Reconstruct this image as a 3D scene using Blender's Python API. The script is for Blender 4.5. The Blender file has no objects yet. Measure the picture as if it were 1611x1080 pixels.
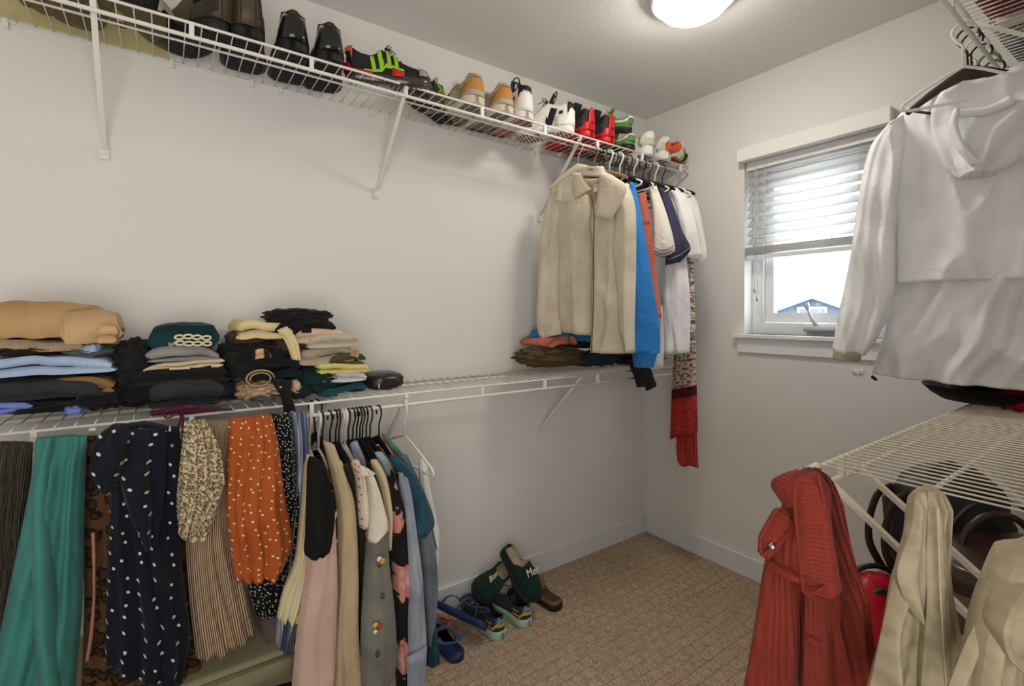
import bpy, bmesh, math, random
from mathutils import Vector, Matrix, noise
random.seed(3)
S = bpy.context.scene
COL = S.collection
# ------------------------------------------------------------------ camera
F, CX, HY, CZ = 764.5, 805.5, 494.0, 1.289
AN = math.atan2(.815, .5794)
FW = Vector((math.cos(AN), math.sin(AN), 0)); RT = Vector((math.sin(AN), -math.cos(AN), 0))
CAM = Vector((0, 0, CZ))
cd = bpy.data.cameras.new('camera'); cam = bpy.data.objects.new('camera', cd); COL.objects.link(cam)
cam.location = CAM; cam.rotation_euler = (math.pi/2, 0, AN - math.pi/2)
cd.sensor_width = 36; cd.lens = F/1611*36; cd.shift_y = -(540-HY)/1611; cd.clip_start = .02
S.camera = cam
# ------------------------------------------------------------------ world, light, exposure
S.view_settings.view_transform = 'Standard'; S.view_settings.look = 'None'; S.view_settings.gamma = 1
S.view_settings.use_curve_mapping = False; S.view_settings.exposure = 0.08
w = bpy.data.worlds.new('sky'); S.world = w; w.use_nodes = True
bg = w.node_tree.nodes['Background']; bg.inputs[0].default_value = (.86, .93, 1, 1); bg.inputs[1].default_value = 9
def area(name, loc, rot, sx, sy, e, col):
    l = bpy.data.lights.new(name, 'AREA'); l.shape = 'RECTANGLE'; l.size = sx; l.size_y = sy; l.energy = e; l.color = col
    o = bpy.data.objects.new(name, l); COL.objects.link(o); o.location = loc; o.rotation_euler = rot
    return o
# unseen fill light, added behind the camera to brighten the closet 
area('added_fill_light', (-.25, -.55, 1.3), (math.radians(122), 0, 0), 1.1, 1.6, 25, (1, .97, .94))
LAMP_E = 40
# ------------------------------------------------------------------ helpers
def lin(v): v /= 255.; return v/12.92 if v <= .04045 else ((v+.055)/1.055)**2.4
def C3(c): return (lin(c[0]), lin(c[1]), lin(c[2]), 1)
def ray(px, py):
    return FW + RT*((px-CX)/F) + Vector((0, 0, (HY-py)/F))
def P(px, py, ln=None, z=None, v=None, u=None, d=None):
    r = ray(px, py)
    if ln is not None:
        A, B = ln; n = Vector((-(B[1]-A[1]), B[0]-A[0])); k = (n.x*A[0]+n.y*A[1])/(n.x*r.x+n.y*r.y)
    elif z is not None: k = (z-CZ)/r.z
    elif v is not None: k = v/r.y
    elif u is not None: k = u/r.x
    else: k = d
    return CAM + r*k
def VL(v): return ((0, v), (1, v))
def UL(u): return ((u, 0), (u, 1))
def DL(d): return (tuple((FW*d).xy), tuple((FW*d+RT).xy))
def uat(px, v): return P(px, 400, v=v).x
MATS = {}
def nm(m): return m.node_tree.nodes, m.node_tree.links
def mat(name, color, rough=.6, metal=0, bump=None, emit=None, var=0, alpha=None, trans=0, sheen=0, coord='Object', spec=.3, coat=0):
    if name in MATS: return MATS[name]
    m = bpy.data.materials.new(name); m.use_nodes = True; N, L = nm(m); b = N['Principled BSDF']
    col = C3(color)
    b.inputs['Base Color'].default_value = col; b.inputs['Roughness'].default_value = rough; b.inputs['Metallic'].default_value = metal
    b.inputs['Specular IOR Level'].default_value = spec
    if coat: b.inputs['Coat Weight'].default_value = coat; b.inputs['Coat Roughness'].default_value = .15
    if trans: b.inputs['Transmission Weight'].default_value = trans; b.inputs['IOR'].default_value = 1.45
    if sheen: b.inputs['Sheen Weight'].default_value = sheen
    if emit: b.inputs['Emission Color'].default_value = col; b.inputs['Emission Strength'].default_value = emit
    tc = N.new('ShaderNodeTexCoord')
    if var:
        n = N.new('ShaderNodeTexNoise'); n.inputs['Scale'].default_value = 9; n.inputs['Detail'].default_value = 4; L.new(tc.outputs[coord], n.inputs[0])
        mx = N.new('ShaderNodeMixRGB'); mx.inputs[1].default_value = tuple(c*(1-var) for c in col[:3])+(1,); mx.inputs[2].default_value = tuple(min(1, c*(1+var)) for c in col[:3])+(1,)
        L.new(n.outputs[0], mx.inputs[0]); L.new(mx.outputs[0], b.inputs['Base Color'])
    if bump:
        sc, st, di = bump
        n = N.new('ShaderNodeTexNoise'); n.inputs['Scale'].default_value = sc; n.inputs['Detail'].default_value = 3; L.new(tc.outputs[coord], n.inputs[0])
        bp = N.new('ShaderNodeBump'); bp.inputs['Strength'].default_value = st; bp.inputs['Distance'].default_value = di
        L.new(n.outputs[0], bp.inputs['Height']); L.new(bp.outputs[0], b.inputs['Normal'])
    MATS[name] = m
    return m
def fab(color, kind='plain', c2=None, c3=None, sc=60., r=.3, rough=.9, sheen=.15, rnd=.25):
    """cloth; UVs are in metres along the cloth"""
    key = 'cloth_%s_%s_%s_%s_%s_%s' % (kind, '-'.join(map(str, color)), c2, c3, sc, r)
    if key in MATS: return MATS[key]
    m = bpy.data.materials.new('cloth_'+kind); m.use_nodes = True; N, L = nm(m); b = N['Principled BSDF']
    b.inputs['Roughness'].default_value = rough; b.inputs['Specular IOR Level'].default_value = .15; b.inputs['Sheen Weight'].default_value = sheen*.35
    tc = N.new('ShaderNodeTexCoord'); UV = tc.outputs['UV']
    def noi(scale, det=3, src=UV):
        n = N.new('ShaderNodeTexNoise'); n.inputs['Scale'].default_value = scale; n.inputs['Detail'].default_value = det; L.new(src, n.inputs[0]); return n.outputs[0]
    def ramp(src, stops, const=False):
        rp = N.new('ShaderNodeValToRGB'); e = rp.color_ramp
        if const: e.interpolation = 'CONSTANT'
        while len(e.elements) < len(stops): e.elements.new(.5)
        for k, (p, c) in enumerate(stops): e.elements[k].position = p; e.elements[k].color = c
        L.new(src, rp.inputs[0]); return rp.outputs[0]
    def mapping(sx, sy, rot=0):
        mp = N.new('ShaderNodeMapping'); mp.inputs['Scale'].default_value = (sx, sy, 1); mp.inputs['Rotation'].default_value[2] = rot; L.new(UV, mp.inputs[0]); return mp.outputs[0]
    def vor(scale, src=UV, rn=1.):
        v = N.new('ShaderNodeTexVoronoi'); v.voronoi_dimensions = '2D'; v.inputs['Scale'].default_value = scale; v.inputs['Randomness'].default_value = rn; L.new(src, v.inputs['Vector']); return v.outputs['Distance']
    base = C3(color); B2 = C3(c2) if c2 else base; B3 = C3(c3) if c3 else base
    dk = tuple(x*.84 for x in base[:3])+(1,); lt = tuple(min(1, x*1.12) for x in base[:3])+(1,)
    soft = ramp(noi(7, 5), [(.3, dk), (.7, lt)])
    bumpsrc, bs, bd = noi(420, 2), .25, .002
    if kind == 'plain': out = soft
    elif kind in ('dots',):
        d = vor(sc, rn=rnd); mask = ramp(d, [(0, (1, 1, 1, 1)), (r, (0, 0, 0, 1))], True)
        mx = N.new('ShaderNodeMixRGB'); L.new(mask, mx.inputs[0]); L.new(soft, mx.inputs[1]); mx.inputs[2].default_value = B2; out = mx.outputs[0]
    elif kind == 'leopard':
        md = N.new('ShaderNodeMixRGB'); md.inputs[0].default_value = .012 if sc > 60 else .03
        nn = N.new('ShaderNodeTexNoise'); nn.inputs['Scale'].default_value = sc*.9; L.new(UV, nn.inputs[0])
        L.new(UV, md.inputs[1]); L.new(nn.outputs[1], md.inputs[2])
        d = vor(sc, md.outputs[0]); out = ramp(d, [(0, B3), (.24, C3(c2)), (.41, base)], True)
    elif kind == 'stripes':
        src = mapping(1, .06)
        wv = N.new('ShaderNodeTexWave'); wv.inputs['Scale'].default_value = sc; wv.inputs['Distortion'].default_value = r*10; wv.inputs['Detail'].default_value = 2; wv.inputs['Detail Scale'].default_value = .6; L.new(src, wv.inputs[0])
        out = ramp(wv.outputs[0], [(.3, B2), (.62, base)]); bumpsrc = wv.outputs[0]; bs = .5; bd = .003
    elif kind == 'multi':
        n = noi(sc, 2, mapping(1, .03)); out = ramp(n, [(0, base), (.42, B2), (.5, base), (.56, B3), (.62, B2)]); bumpsrc = n; bs = .5; bd = .004
    elif kind == 'rib':
        src = mapping(1, 1, r)
        wv = N.new('ShaderNodeTexWave'); wv.inputs['Scale'].default_value = sc; wv.inputs['Distortion'].default_value = .6; L.new(src, wv.inputs[0])
        w2 = N.new('ShaderNodeTexWave'); w2.bands_direction = 'Y'; w2.inputs['Scale'].default_value = sc*.8; w2.inputs['Distortion'].default_value = .4; L.new(src, w2.inputs[0])
        ad = N.new('ShaderNodeMath'); ad.operation = 'MULTIPLY_ADD'; L.new(w2.outputs[0], ad.inputs[0]); ad.inputs[1].default_value = .35; L.new(wv.outputs[0], ad.inputs[2])
        out = soft; bumpsrc = ad.outputs[0]; bs = .8; bd = .0022
    elif kind == 'denim':
        n = noi(6, 5); n2 = noi(220, 2, mapping(3, 1)); mx = N.new('ShaderNodeMixRGB'); mx.inputs[0].default_value = .3; L.new(n, mx.inputs[1]); L.new(n2, mx.inputs[2])
        out = ramp(mx.outputs[0], [(.36, base), (.62, B2)])
    elif kind == 'heather':
        n = noi(90, 5, mapping(1, .35, .5)); out = ramp(n, [(.32, B2), (.55, base), (.75, lt)])
    elif kind == 'floral':
        md = N.new('ShaderNodeMixRGB'); md.inputs[0].default_value = .09 if sc < 20 else .05; nn = N.new('ShaderNodeTexNoise'); nn.inputs['Scale'].default_value = 30; L.new(UV, nn.inputs[0]); L.new(UV, md.inputs[1]); L.new(nn.outputs[1], md.inputs[2])
        d = vor(sc, md.outputs[0]); out = ramp(d, [(0, B3), (r*.5, B2), (r*.86, B2), (r, base)], False)
    elif kind == 'bands':   # dress: pattern above, dark band, red hem; V of the UV is metres from the top
        sp = N.new('ShaderNodeSeparateXYZ'); L.new(UV, sp.inputs[0])
        ma = N.new('ShaderNodeMath'); ma.operation = 'DIVIDE'; L.new(sp.outputs[1], ma.inputs[0]); ma.inputs[1].default_value = sc
        rd = (.42, .035, .03, 1); dkr = (.085, .012, .02, 1)
        zone = ramp(ma.outputs[0], [(0, (.55, .48, .42, 1)), (.55, (.5, .4, .34, 1)), (.655, (.5, .38, .34, 1)), (.66, dkr), (.70, dkr), (.715, rd)])
        n = noi(70, 6); pat = ramp(n, [(.42, (.13, .04, .04, 1)), (.54, (.92, .88, .8, 1))])
        mx = N.new('ShaderNodeMixRGB'); mx.blend_type = 'MULTIPLY'; L.new(zone, mx.inputs[1]); L.new(pat, mx.inputs[2])
        fz = ramp(ma.outputs[0], [(0, (.95, .95, .95, 1)), (.64, (.9, .9, .9, 1)), (.74, (.42, .42, .42, 1))]); L.new(fz, mx.inputs[0]); out = mx.outputs[0]
    elif kind == 'fur':
        out = ramp(noi(60, 5), [(.3, B2 if c2 else dk), (.7, base)]); bumpsrc = noi(160, 5); bs = 1; bd = .012
    elif kind == 'blotch':
        n = noi(sc, 2); out = ramp(n, [(0, B3), (.4, B2), (.48, base), (.6, B2), (.66, B3)], True)
    elif kind == 'plisse':
        wv = N.new('ShaderNodeTexWave'); wv.inputs['Scale'].default_value = sc; wv.inputs['Distortion'].default_value = 8; wv.inputs['Detail'].default_value = 3; L.new(mapping(1, .08), wv.inputs[0])
        out = ramp(wv.outputs[0], [(.2, B2), (.8, base)]); bumpsrc = wv.outputs[0]; bs = .8; bd = .005
    L.new(out, b.inputs['Base Color'])
    bp = N.new('ShaderNodeBump'); bp.inputs['Strength'].default_value = bs; bp.inputs['Distance'].default_value = bd
    L.new(bumpsrc, bp.inputs['Height'])
    wn_ = N.new('ShaderNodeTexNoise'); wn_.inputs['Scale'].default_value = 1; wn_.inputs['Detail'].default_value = 3; wn_.inputs['Distortion'].default_value = .8; L.new(mapping(22, 11), wn_.inputs[0])
    b2 = N.new('ShaderNodeBump'); b2.inputs['Strength'].default_value = .55; b2.inputs['Distance'].default_value = .014; L.new(wn_.outputs[0], b2.inputs['Height']); L.new(bp.outputs[0], b2.inputs['Normal']); L.new(b2.outputs[0], b.inputs['Normal'])
    MATS[key] = m
    return m
OFF = {}
def tag(o, label=None, cat=None, group=None, kind=None):
    if label: o['label'] = label
    if cat: o['category'] = cat
    if group: o['group'] = group
    if kind: o['kind'] = kind
    return o
def thing(name, label, cat, loc=(0, 0, 0), rot=(0, 0, 0), group=None, kind=None):
    o = bpy.data.objects.new(name, None); COL.objects.link(o); o.location = loc; o.rotation_euler = rot; o.empty_display_size = .05
    OFF[o.name] = Vector(loc); return tag(o, label, cat, group, kind)
def mk(name, V, Fc, m, par=None, uv=None, smooth=True, world=False, fm=None, ms=None, label=None, cat=None, group=None, kind=None):
    V = [Vector(p) for p in V]
    loc = Vector((0, 0, 0))
    if par is None:
        xs = [p.x for p in V]; ys = [p.y for p in V]; zs = [p.z for p in V]
        loc = Vector(((min(xs)+max(xs))/2, (min(ys)+max(ys))/2, min(zs))); V = [p-loc for p in V]
    elif world:
        o0 = OFF[par.name]; V = [p-o0 for p in V]
    me = bpy.data.meshes.new(name); me.from_pydata([tuple(p) for p in V], [], Fc)
    for mm in (ms or [m]): me.materials.append(mm)
    if fm:
        for p, k in zip(me.polygons, fm): p.material_index = k
    if uv:
        ul = me.uv_layers.new(name='UVMap'); li = [l.vertex_index for l in me.loops]
        ul.data.foreach_set('uv', [c for k in li for c in uv[k]])
    if smooth: me.polygons.foreach_set('use_smooth', [True]*len(me.polygons))
    me.validate(); me.update()
    o = bpy.data.objects.new(name, me); COL.objects.link(o)
    if par is None: o.location = loc; OFF[o.name] = loc
    else: o.parent = par; OFF[o.name] = OFF[par.name] if world else Vector((0, 0, 0))
    return tag(o, label, cat, group, kind)
def dup(root, loc=None, rot=None, label=None, group=None, par=None):
    r = root.copy(); COL.objects.link(r)
    if par: r.parent = par
    if loc is not None: r.location = loc
    if rot is not None: r.rotation_euler = rot
    if label: r['label'] = label
    if group: r['group'] = group
    for ch in list(root.children): dup(ch, par=r)
    return r
class MB:
    """collects simple shapes into one mesh"""
    def __init__(s): s.V = []; s.F = []
    def add(s, V, Fc):
        n = len(s.V); s.V += [Vector(p) for p in V]; s.F += [tuple(i+n for i in f) for f in Fc]; return s
    def box(s, a, b, M=None):
        x0, y0, z0 = a; x1, y1, z1 = b
        V = [(x0, y0, z0), (x1, y0, z0), (x1, y1, z0), (x0, y1, z0), (x0, y0, z1), (x1, y0, z1), (x1, y1, z1), (x0, y1, z1)]
        if M: V = [M @ Vector(p) for p in V]
        return s.add(V, [(0, 3, 2, 1), (4, 5, 6, 7), (0, 1, 5, 4), (1, 2, 6, 5), (2, 3, 7, 6), (3, 0, 4, 7)])
    def tube(s, pts, r, n=8, flat=1., up=None):
        pts = [Vector(p) for p in pts]; V = []; Fc = []; m = len(pts)
        nrm = None
        for i, p in enumerate(pts):
            t = (pts[min(i+1, m-1)]-pts[max(i-1, 0)]).normalized()
            if nrm is None:
                a = Vector(up) if up else (Vector((0, 0, 1)) if abs(t.z) < .9 else Vector((1, 0, 0))); nrm = (a - t*a.dot(t)).normalized()
            else: nrm = (nrm - t*nrm.dot(t)).normalized()
            bn = t.cross(nrm); rr = r[i] if isinstance(r, (list, tuple)) else r
            for k in range(n):
                a = 2*math.pi*k/n; V.append(p + nrm*math.cos(a)*rr + bn*math.sin(a)*rr*flat)
        for i in range(m-1):
            for k in range(n):
                Fc.append((i*n+k, i*n+(k+1) % n, (i+1)*n+(k+1) % n, (i+1)*n+k))
        Fc.append(tuple(range(n))[::-1]); Fc.append(tuple((m-1)*n+k for k in range(n)))
        return s.add(V, Fc)
    def go(s, name, m, par=None, **k): return mk(name, s.V, s.F, m, par, **k)
def catmull(pts, n):
    if len(pts) == 1: return [Vector(pts[0])]*n
    pts = [Vector(p) for p in pts]; d = [0]
    for a, b in zip(pts, pts[1:]): d.append(d[-1]+(b-a).length+1e-6)
    out = []
    for i in range(n):
        x = d[-1]*i/(n-1); k = 0
        while k < len(pts)-2 and x > d[k+1]: k += 1
        t = (x-d[k])/(d[k+1]-d[k]); p1, p2 = pts[k], pts[k+1]; p0 = pts[k-1] if k else p1*2-p2; p3 = pts[k+2] if k+2 < len(pts) else p2*2-p1
        q = .5*((2*p1)+(p2-p0)*t+(2*p0-5*p1+4*p2-p3)*t*t+(3*p1-p0-3*p2+p3)*t**3)
        out.append(q*.85+(p1*(1-t)+p2*t)*.15)
    return out
def interp(x, T):
    if x <= T[0][0]: return T[0][1]
    for (a, va), (b, vb) in zip(T, T[1:]):
        if x <= b: k = (x-a)/(b-a+1e-9); k = k*k*(3-2*k)*.5+k*.5; return va+(vb-va)*k
    return T[-1][1]
def cloth(name, ln, L, R, m, par=None, th=.03, back=.05, folds=3, amp=.008, wr=.006, hem=0, top=0, seed=0, nr=None, nc=None, **kw):
    """a hanging piece of cloth: left and right outline, folds running down it, a front and a back; closed all round"""
    hgt = max(p[1] for p in L+R)-min(p[1] for p in L+R); wid = max(abs(a[0]-b[0]) for a in R for b in L)
    nr = nr or int(max(12, min(64, hgt/6))); nc = nc or int(max(10, min(60, max(folds*9, wid/4))))
    Lp = catmull(L, nr); Rp = catmull(R, nr); rnd = random.Random(seed*7+len(L))
    ph = [rnd.random()*6.28 for _ in range(3)]; fr = []; bk = []; uv = []
    a = P(*Lp[0], ln=ln); b = P(*Lp[-1], ln=ln); H = (a-b).length
    W = sum((P(*Rp[i], ln=ln)-P(*Lp[i], ln=ln)).length for i in (0, nr//2, nr-1))/3
    dr = Vector((ln[1][0]-ln[0][0], ln[1][1]-ln[0][1], 0)).normalized(); n = Vector((-dr.y, dr.x, 0))
    if n.dot(P(*Lp[nr//2], ln=ln)-CAM) > 0: n = -n
    for i in range(nr):
        s = i/(nr-1)
        for j in range(nc):
            t = j/(nc-1); e = math.sin(math.pi*t)
            q = Lp[i]*(1-t)+Rp[i]*t
            q = Vector((q.x, q.y + e**.5*(hem*.5*s**5*math.sin(t*folds*4+ph[0]) + top*(1-s)**5*math.sin(t*7+ph[1]))))
            w = P(q.x, q.y, ln=ln); pr = max(0, 1-(2*t-1)**2)**.5; te = min(1, s*7+.35)
            k = folds*(t+.14*math.sin(s*2.6+ph[1])*math.sin(math.pi*t)+.16*noise.noise((t*2.5, s*2.2, seed*3.1))/max(1, folds*.45))
            c = .55*(2*(math.cos(math.pi*k+ph[2])**2+.05)**.5-1)+.3*math.cos(2*math.pi*k+ph[2]*2)+.3*math.cos(2*math.pi*k*2.3+ph[0]+s*1.5); f = amp*(.45+.6*s)*c
            g = noise.noise((w.x*9+seed, w.y*9, w.z*3)); h2 = noise.noise((w.x*24+seed*2, w.y*24, w.z*9+w.x*12))
            f2 = wr*(2*(1-abs(g)*2)**2-1)+wr*.6*h2
            fr.append(w + n*(th*pr*te + (f+f2)*min(1, pr*1.6)))
            bk.append(w - n*(back*pr*te - f*.6*min(1, pr*1.6)))
            uv.append((t*W, s*H))
    V = fr+bk; o = nr*nc; Fc = []
    for i in range(nr-1):
        for j in range(nc-1):
            a = i*nc+j; Fc.append((a, a+nc, a+nc+1, a+1)); Fc.append((o+a, o+a+1, o+a+nc+1, o+a+nc))
    for i in (0, nr-1):
        for j in range(nc-1):
            a = i*nc+j; q = (a, a+1, o+a+1, o+a); Fc.append(q if i == 0 else q[::-1])
    return mk(name, V, Fc, m, par, uv=uv+uv, world=par is not None, **kw)
def folded(name, u0, u1, z0, z1, v0, v1, m, n=3, seed=0, par=None, drop=.22, skew=0, amp=.55, slope=0, **kw):
    """a garment folded to and fro in n layers; open edges and rounded folds face the room"""
    rnd = random.Random(seed); t = (z1-z0)/n; hw = t*.48; path = []
    for k in range(n):
        z = z0+t*(k+.5); a, b = (v0+t*.5, v1-t*.5); jit = rnd.uniform(0, .25)*t
        ys = [a+jit+(b-a-jit)*q/6 for q in range(7)]
        if k % 2: ys = ys[::-1]
        path += [(y, z) for y in ys]
        if k < n-1:
            e = ys[-1]; sg = 1 if e > (v0+v1)/2 else -1
            for q in (1, 2, 3): an = math.pi*q/4; path.append((e+sg*t*.5*math.sin(an), z+t*.5*(1-math.cos(an))))
    m_ = len(path); nx = max(10, int((u1-u0)/.012)); top = []; bot = []; uv = []; L = 0; acc = []
    nor = []
    for i in range(m_):
        a = path[max(0, i-1)]; b = path[min(m_-1, i+1)]; d = Vector((b[0]-a[0], b[1]-a[1])); d.normalize(); nor.append(Vector((-d.y, d.x)))
        L += math.dist(path[i], path[max(0, i-1)]); acc.append(L)
    side = []
    for sgn in (1, -1):
        for i in range(m_):
            y, z = path[i]; lay = int((z-z0)/t)
            for j in range(nx):
                q = j/(nx-1); e = abs(2*q-1)
                w0 = rnd.__class__(seed*31+lay).uniform(-.02, .02)*(u1-u0)
                x = u0+(u1-u0)*q+w0*(1 if j in (0, nx-1) else .9)
                rr = hw*(1-.8*max(0, (e-.82)/.18)**2)
                yy = y+nor[i].x*rr*sgn; zz = z+nor[i].y*rr*sgn
                g = noise.noise((x*7+seed*5.3, y*5, lay*.7)); g2 = noise.noise((x*21+seed, y*14+lay*.4, z*16))
                zf = (z-z0)/(z1-z0)
                zz += g*t*amp*zf*.9+g2*t*amp*.45 - drop*(z1-z0)*zf*e**3 + slope*(q-.5)*zf
                yy += g2*t*amp*.5+g*.012
                x += skew*zf+.006*g2
                zz = max(zz, z0+.001)
                side.append(Vector((x, yy, zz))); uv.append((q*(u1-u0), acc[i]))
    o = m_*nx; Fc = []
    for i in range(m_-1):
        for j in range(nx-1):
            a = i*nx+j; Fc.append((a, a+1, a+nx+1, a+nx)); Fc.append((o+a, o+a+nx, o+a+nx+1, o+a+1))
        for j in (0, nx-1): a = i*nx+j; Fc.append((a, a+nx, o+a+nx, o+a))
    for i in (0, m_-1):
        for j in range(nx-1): a = i*nx+j; Fc.append((a, a+1, o+a+1, o+a))
    return mk(name, side, Fc, m, par, uv=uv, world=par is not None, **kw)
def blob(name, c, r, m, par=None, e=2.4, amp=.1, sc=4, seed=0, ridge=.0, flat=True, nu=40, nv=24, an=1., **kw):
    """soft rounded heap or bag: a superellipsoid with folds"""
    V = []; uv = []; c = Vector(c)
    def sp(x, p): return math.copysign(abs(x)**p, x)
    for i in range(nv+1):
        ph = -math.pi/2+math.pi*i/nv
        for j in range(nu+1):
            th = 2*math.pi*j/nu; q = 2/e
            d = Vector((sp(math.cos(ph), q)*sp(math.cos(th), q), sp(math.cos(ph), q)*sp(math.sin(th), q), sp(math.sin(ph), q)))
            k = d*1.0; g = noise.noise(Vector((d.x*sc/an, d.y*sc, d.z*sc*1.3*an+d.x*an*.8+seed*3.7))); g2 = noise.noise(Vector((d.x*sc*2.3+seed, d.y*sc*2.3, d.z*sc*3)))
            f = 1+amp*g+amp*(.5 if an == 1 else .25)*g2 - ridge*(1-min(1, abs(g)*5))
            p = Vector((k.x*r[0], k.y*r[1], k.z*r[2]))*f
            if flat: p.z = max(p.z, -r[2]*.96)
            V.append(c+p); uv.append((j/nu*2*math.pi*max(r[0], r[1]), i/nv*math.pi*r[2]))
    Fc = [(i*(nu+1)+j, i*(nu+1)+j+1, (i+1)*(nu+1)+j+1, (i+1)*(nu+1)+j) for i in range(nv) for j in range(nu)]
    return mk(name, V, Fc, m, par, uv=uv, world=kw.pop('world', False), **kw)
def text(name, s, size, m, par, loc, rot, ext=.0008, shear=0, label=None):
    cu = bpy.data.curves.new(name, 'FONT'); cu.body = s; cu.size = size; cu.extrude = ext; cu.align_x = 'CENTER'; cu.align_y = 'CENTER'; cu.shear = shear; cu.resolution_u = 3
    t = bpy.data.objects.new(name, cu); COL.objects.link(t); bpy.context.view_layer.update()
    me = bpy.data.meshes.new_from_object(t); bpy.data.objects.remove(t); me.materials.append(m)
    o = bpy.data.objects.new(name, me); COL.objects.link(o); o.parent = par; o.location = loc; o.rotation_euler = rot
    if label: o['label'] = label
    return o
# ------------------------------------------------------------------ the setting
H, UB, VW, VR, U0 = 2.44, 2.319, 1.891, -.13, -1.15
def wallmat():
    m = mat('painted_wall', (226, 224, 219), .85, bump=(260, .12, .001)); return m
WALL = wallmat()
def struct(o): o['kind'] = 'structure'; return o
b = MB(); b.box((U0, VW, 0), (UB+.12, VW+.1, H)); struct(b.go('wall_left', WALL, smooth=False))
WV0, WV1, WZ0, WZ1 = .70, 1.287, 1.19, 2.035
b = MB()
for a, c in (((UB, VR, 0), (UB+.11, WV0, H)), ((UB, WV1, 0), (UB+.11, VW, H)), ((UB, WV0, 0), (UB+.11, WV1, WZ0)), ((UB, WV0, WZ1), (UB+.11, WV1, H))): b.box(a, c)
wb = struct(b.go('wall_back', WALL, smooth=False))
b = MB(); b.box((.5, VR-.1, 0), (UB, VR, H)); b.box((-.9, VR-.1, 2.1), (.5, VR, H)); b.box((U0, VR-.1, 0), (-.9, VR, H)); struct(b.go('wall_right', WALL, smooth=False))
b = MB(); b.box((U0-.1, -1.3, 0), (U0, VW+.1, H)); struct(b.go('wall_near', WALL, smooth=False))
b = MB(); b.box((U0, -1.3, 0), (2.45, -1.2, H)); b.box((2.35, -1.2, 0), (2.45, VR-.1, H)); struct(b.go('wall_sky_block', WALL, smooth=False))  # unseen walls added to block sky light behind the camera
ceil = mat('ceiling_texture', (232, 230, 226), .95, bump=(110, .6, .004))
N, L = nm(ceil); N['Noise Texture'].inputs['Detail'].default_value = 2
b = MB(); b.box((U0-.1, -1.3, H), (UB+.12, VW+.1, H+.1)); struct(b.go('ceiling', ceil, smooth=False))
# carpet: tan loop pile woven in small offset squares
cm = bpy.data.materials.new('carpet'); cm.use_nodes = True; N, L = nm(cm); bs = N['Principled BSDF']; bs.inputs['Roughness'].default_value = 1; bs.inputs['Specular IOR Level'].default_value = .05
tc = N.new('ShaderNodeTexCoord')
br = N.new('ShaderNodeTexBrick'); br.inputs['Scale'].default_value = 1; br.inputs['Brick Width'].default_value = .052; br.inputs['Row Height'].default_value = .047; br.inputs['Mortar Size'].default_value = .0035; br.inputs['Mortar Smooth'].default_value = .5
br.offset = .5; br.inputs['Color1'].default_value = C3((228, 205, 180)); br.inputs['Color2'].default_value = C3((220, 196, 170)); br.inputs['Mortar'].default_value = C3((202, 177, 150))
dn = N.new('ShaderNodeTexNoise'); dn.inputs['Scale'].default_value = 30; L.new(tc.outputs['Object'], dn.inputs[0])
dm = N.new('ShaderNodeMixRGB'); dm.blend_type = 'ADD'; dm.inputs[0].default_value = .006; L.new(tc.outputs['Object'], dm.inputs[1]); L.new(dn.outputs[1], dm.inputs[2]); L.new(dm.outputs[0], br.inputs[0])
wv = N.new('ShaderNodeTexWave'); wv.inputs['Scale'].default_value = 38; wv.bands_direction = 'Y'; wv.inputs['Distortion'].default_value = 3; wv.inputs['Detail Scale'].default_value = 6; L.new(tc.outputs['Object'], wv.inputs[0])
n2 = N.new('ShaderNodeTexNoise'); n2.inputs['Scale'].default_value = 170; n2.inputs['Detail'].default_value = 3; L.new(tc.outputs['Object'], n2.inputs[0])
rp = N.new('ShaderNodeValToRGB'); rp.color_ramp.elements[0].position = .3; rp.color_ramp.elements[0].color = (.50, .46, .40, 1); rp.color_ramp.elements[1].position = .7; rp.color_ramp.elements[1].color = (1.15, 1.12, 1.08, 1); L.new(n2.outputs[0], rp.inputs[0])
mx = N.new('ShaderNodeMixRGB'); mx.blend_type = 'MULTIPLY'; mx.inputs[0].default_value = 1; L.new(br.outputs['Color'], mx.inputs[1]); L.new(rp.outputs[0], mx.inputs[2]); L.new(mx.outputs[0], bs.inputs['Base Color'])
ad = N.new('ShaderNodeMath'); ad.operation = 'MULTIPLY_ADD'; L.new(br.outputs['Fac'], ad.inputs[0]); ad.inputs[1].default_value = -.7; L.new(wv.outputs[0], ad.inputs[2])
a2 = N.new('ShaderNodeMath'); a2.operation = 'ADD'; L.new(ad.outputs[0], a2.inputs[0]); L.new(n2.outputs[0], a2.inputs[1])
bp = N.new('ShaderNodeBump'); bp.inputs['Strength'].default_value = .8; bp.inputs['Distance'].default_value = .006; L.new(a2.outputs[0], bp.inputs['Height']); L.new(bp.outputs[0], bs.inputs['Normal'])
b = MB(); b.box((U0-.1, -1.3, -.05), (UB+.12, VW+.1, 0)); struct(b.go('floor', cm, smooth=False))
TRIM = mat('white_trim', (222, 224, 228), .4); SATIN = mat('white_satin', (236, 237, 238), .35)
def board(name, a, c, ax):
    b = MB(); b.box(a, c); o = b.go(name, TRIM, smooth=False); md = o.modifiers.new('bevel', 'BEVEL'); md.width = .004; md.segments = 2; return struct(o)
board('baseboard_left', (U0, VW-.014, 0), (UB, VW, .105), 0)
board('baseboard_back', (UB-.014, VR, 0), (UB, VW-.014, .105), 1)
board('baseboard_right', (.5, VR, 0), (UB-.014, VR+.014, .105), 0)
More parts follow.
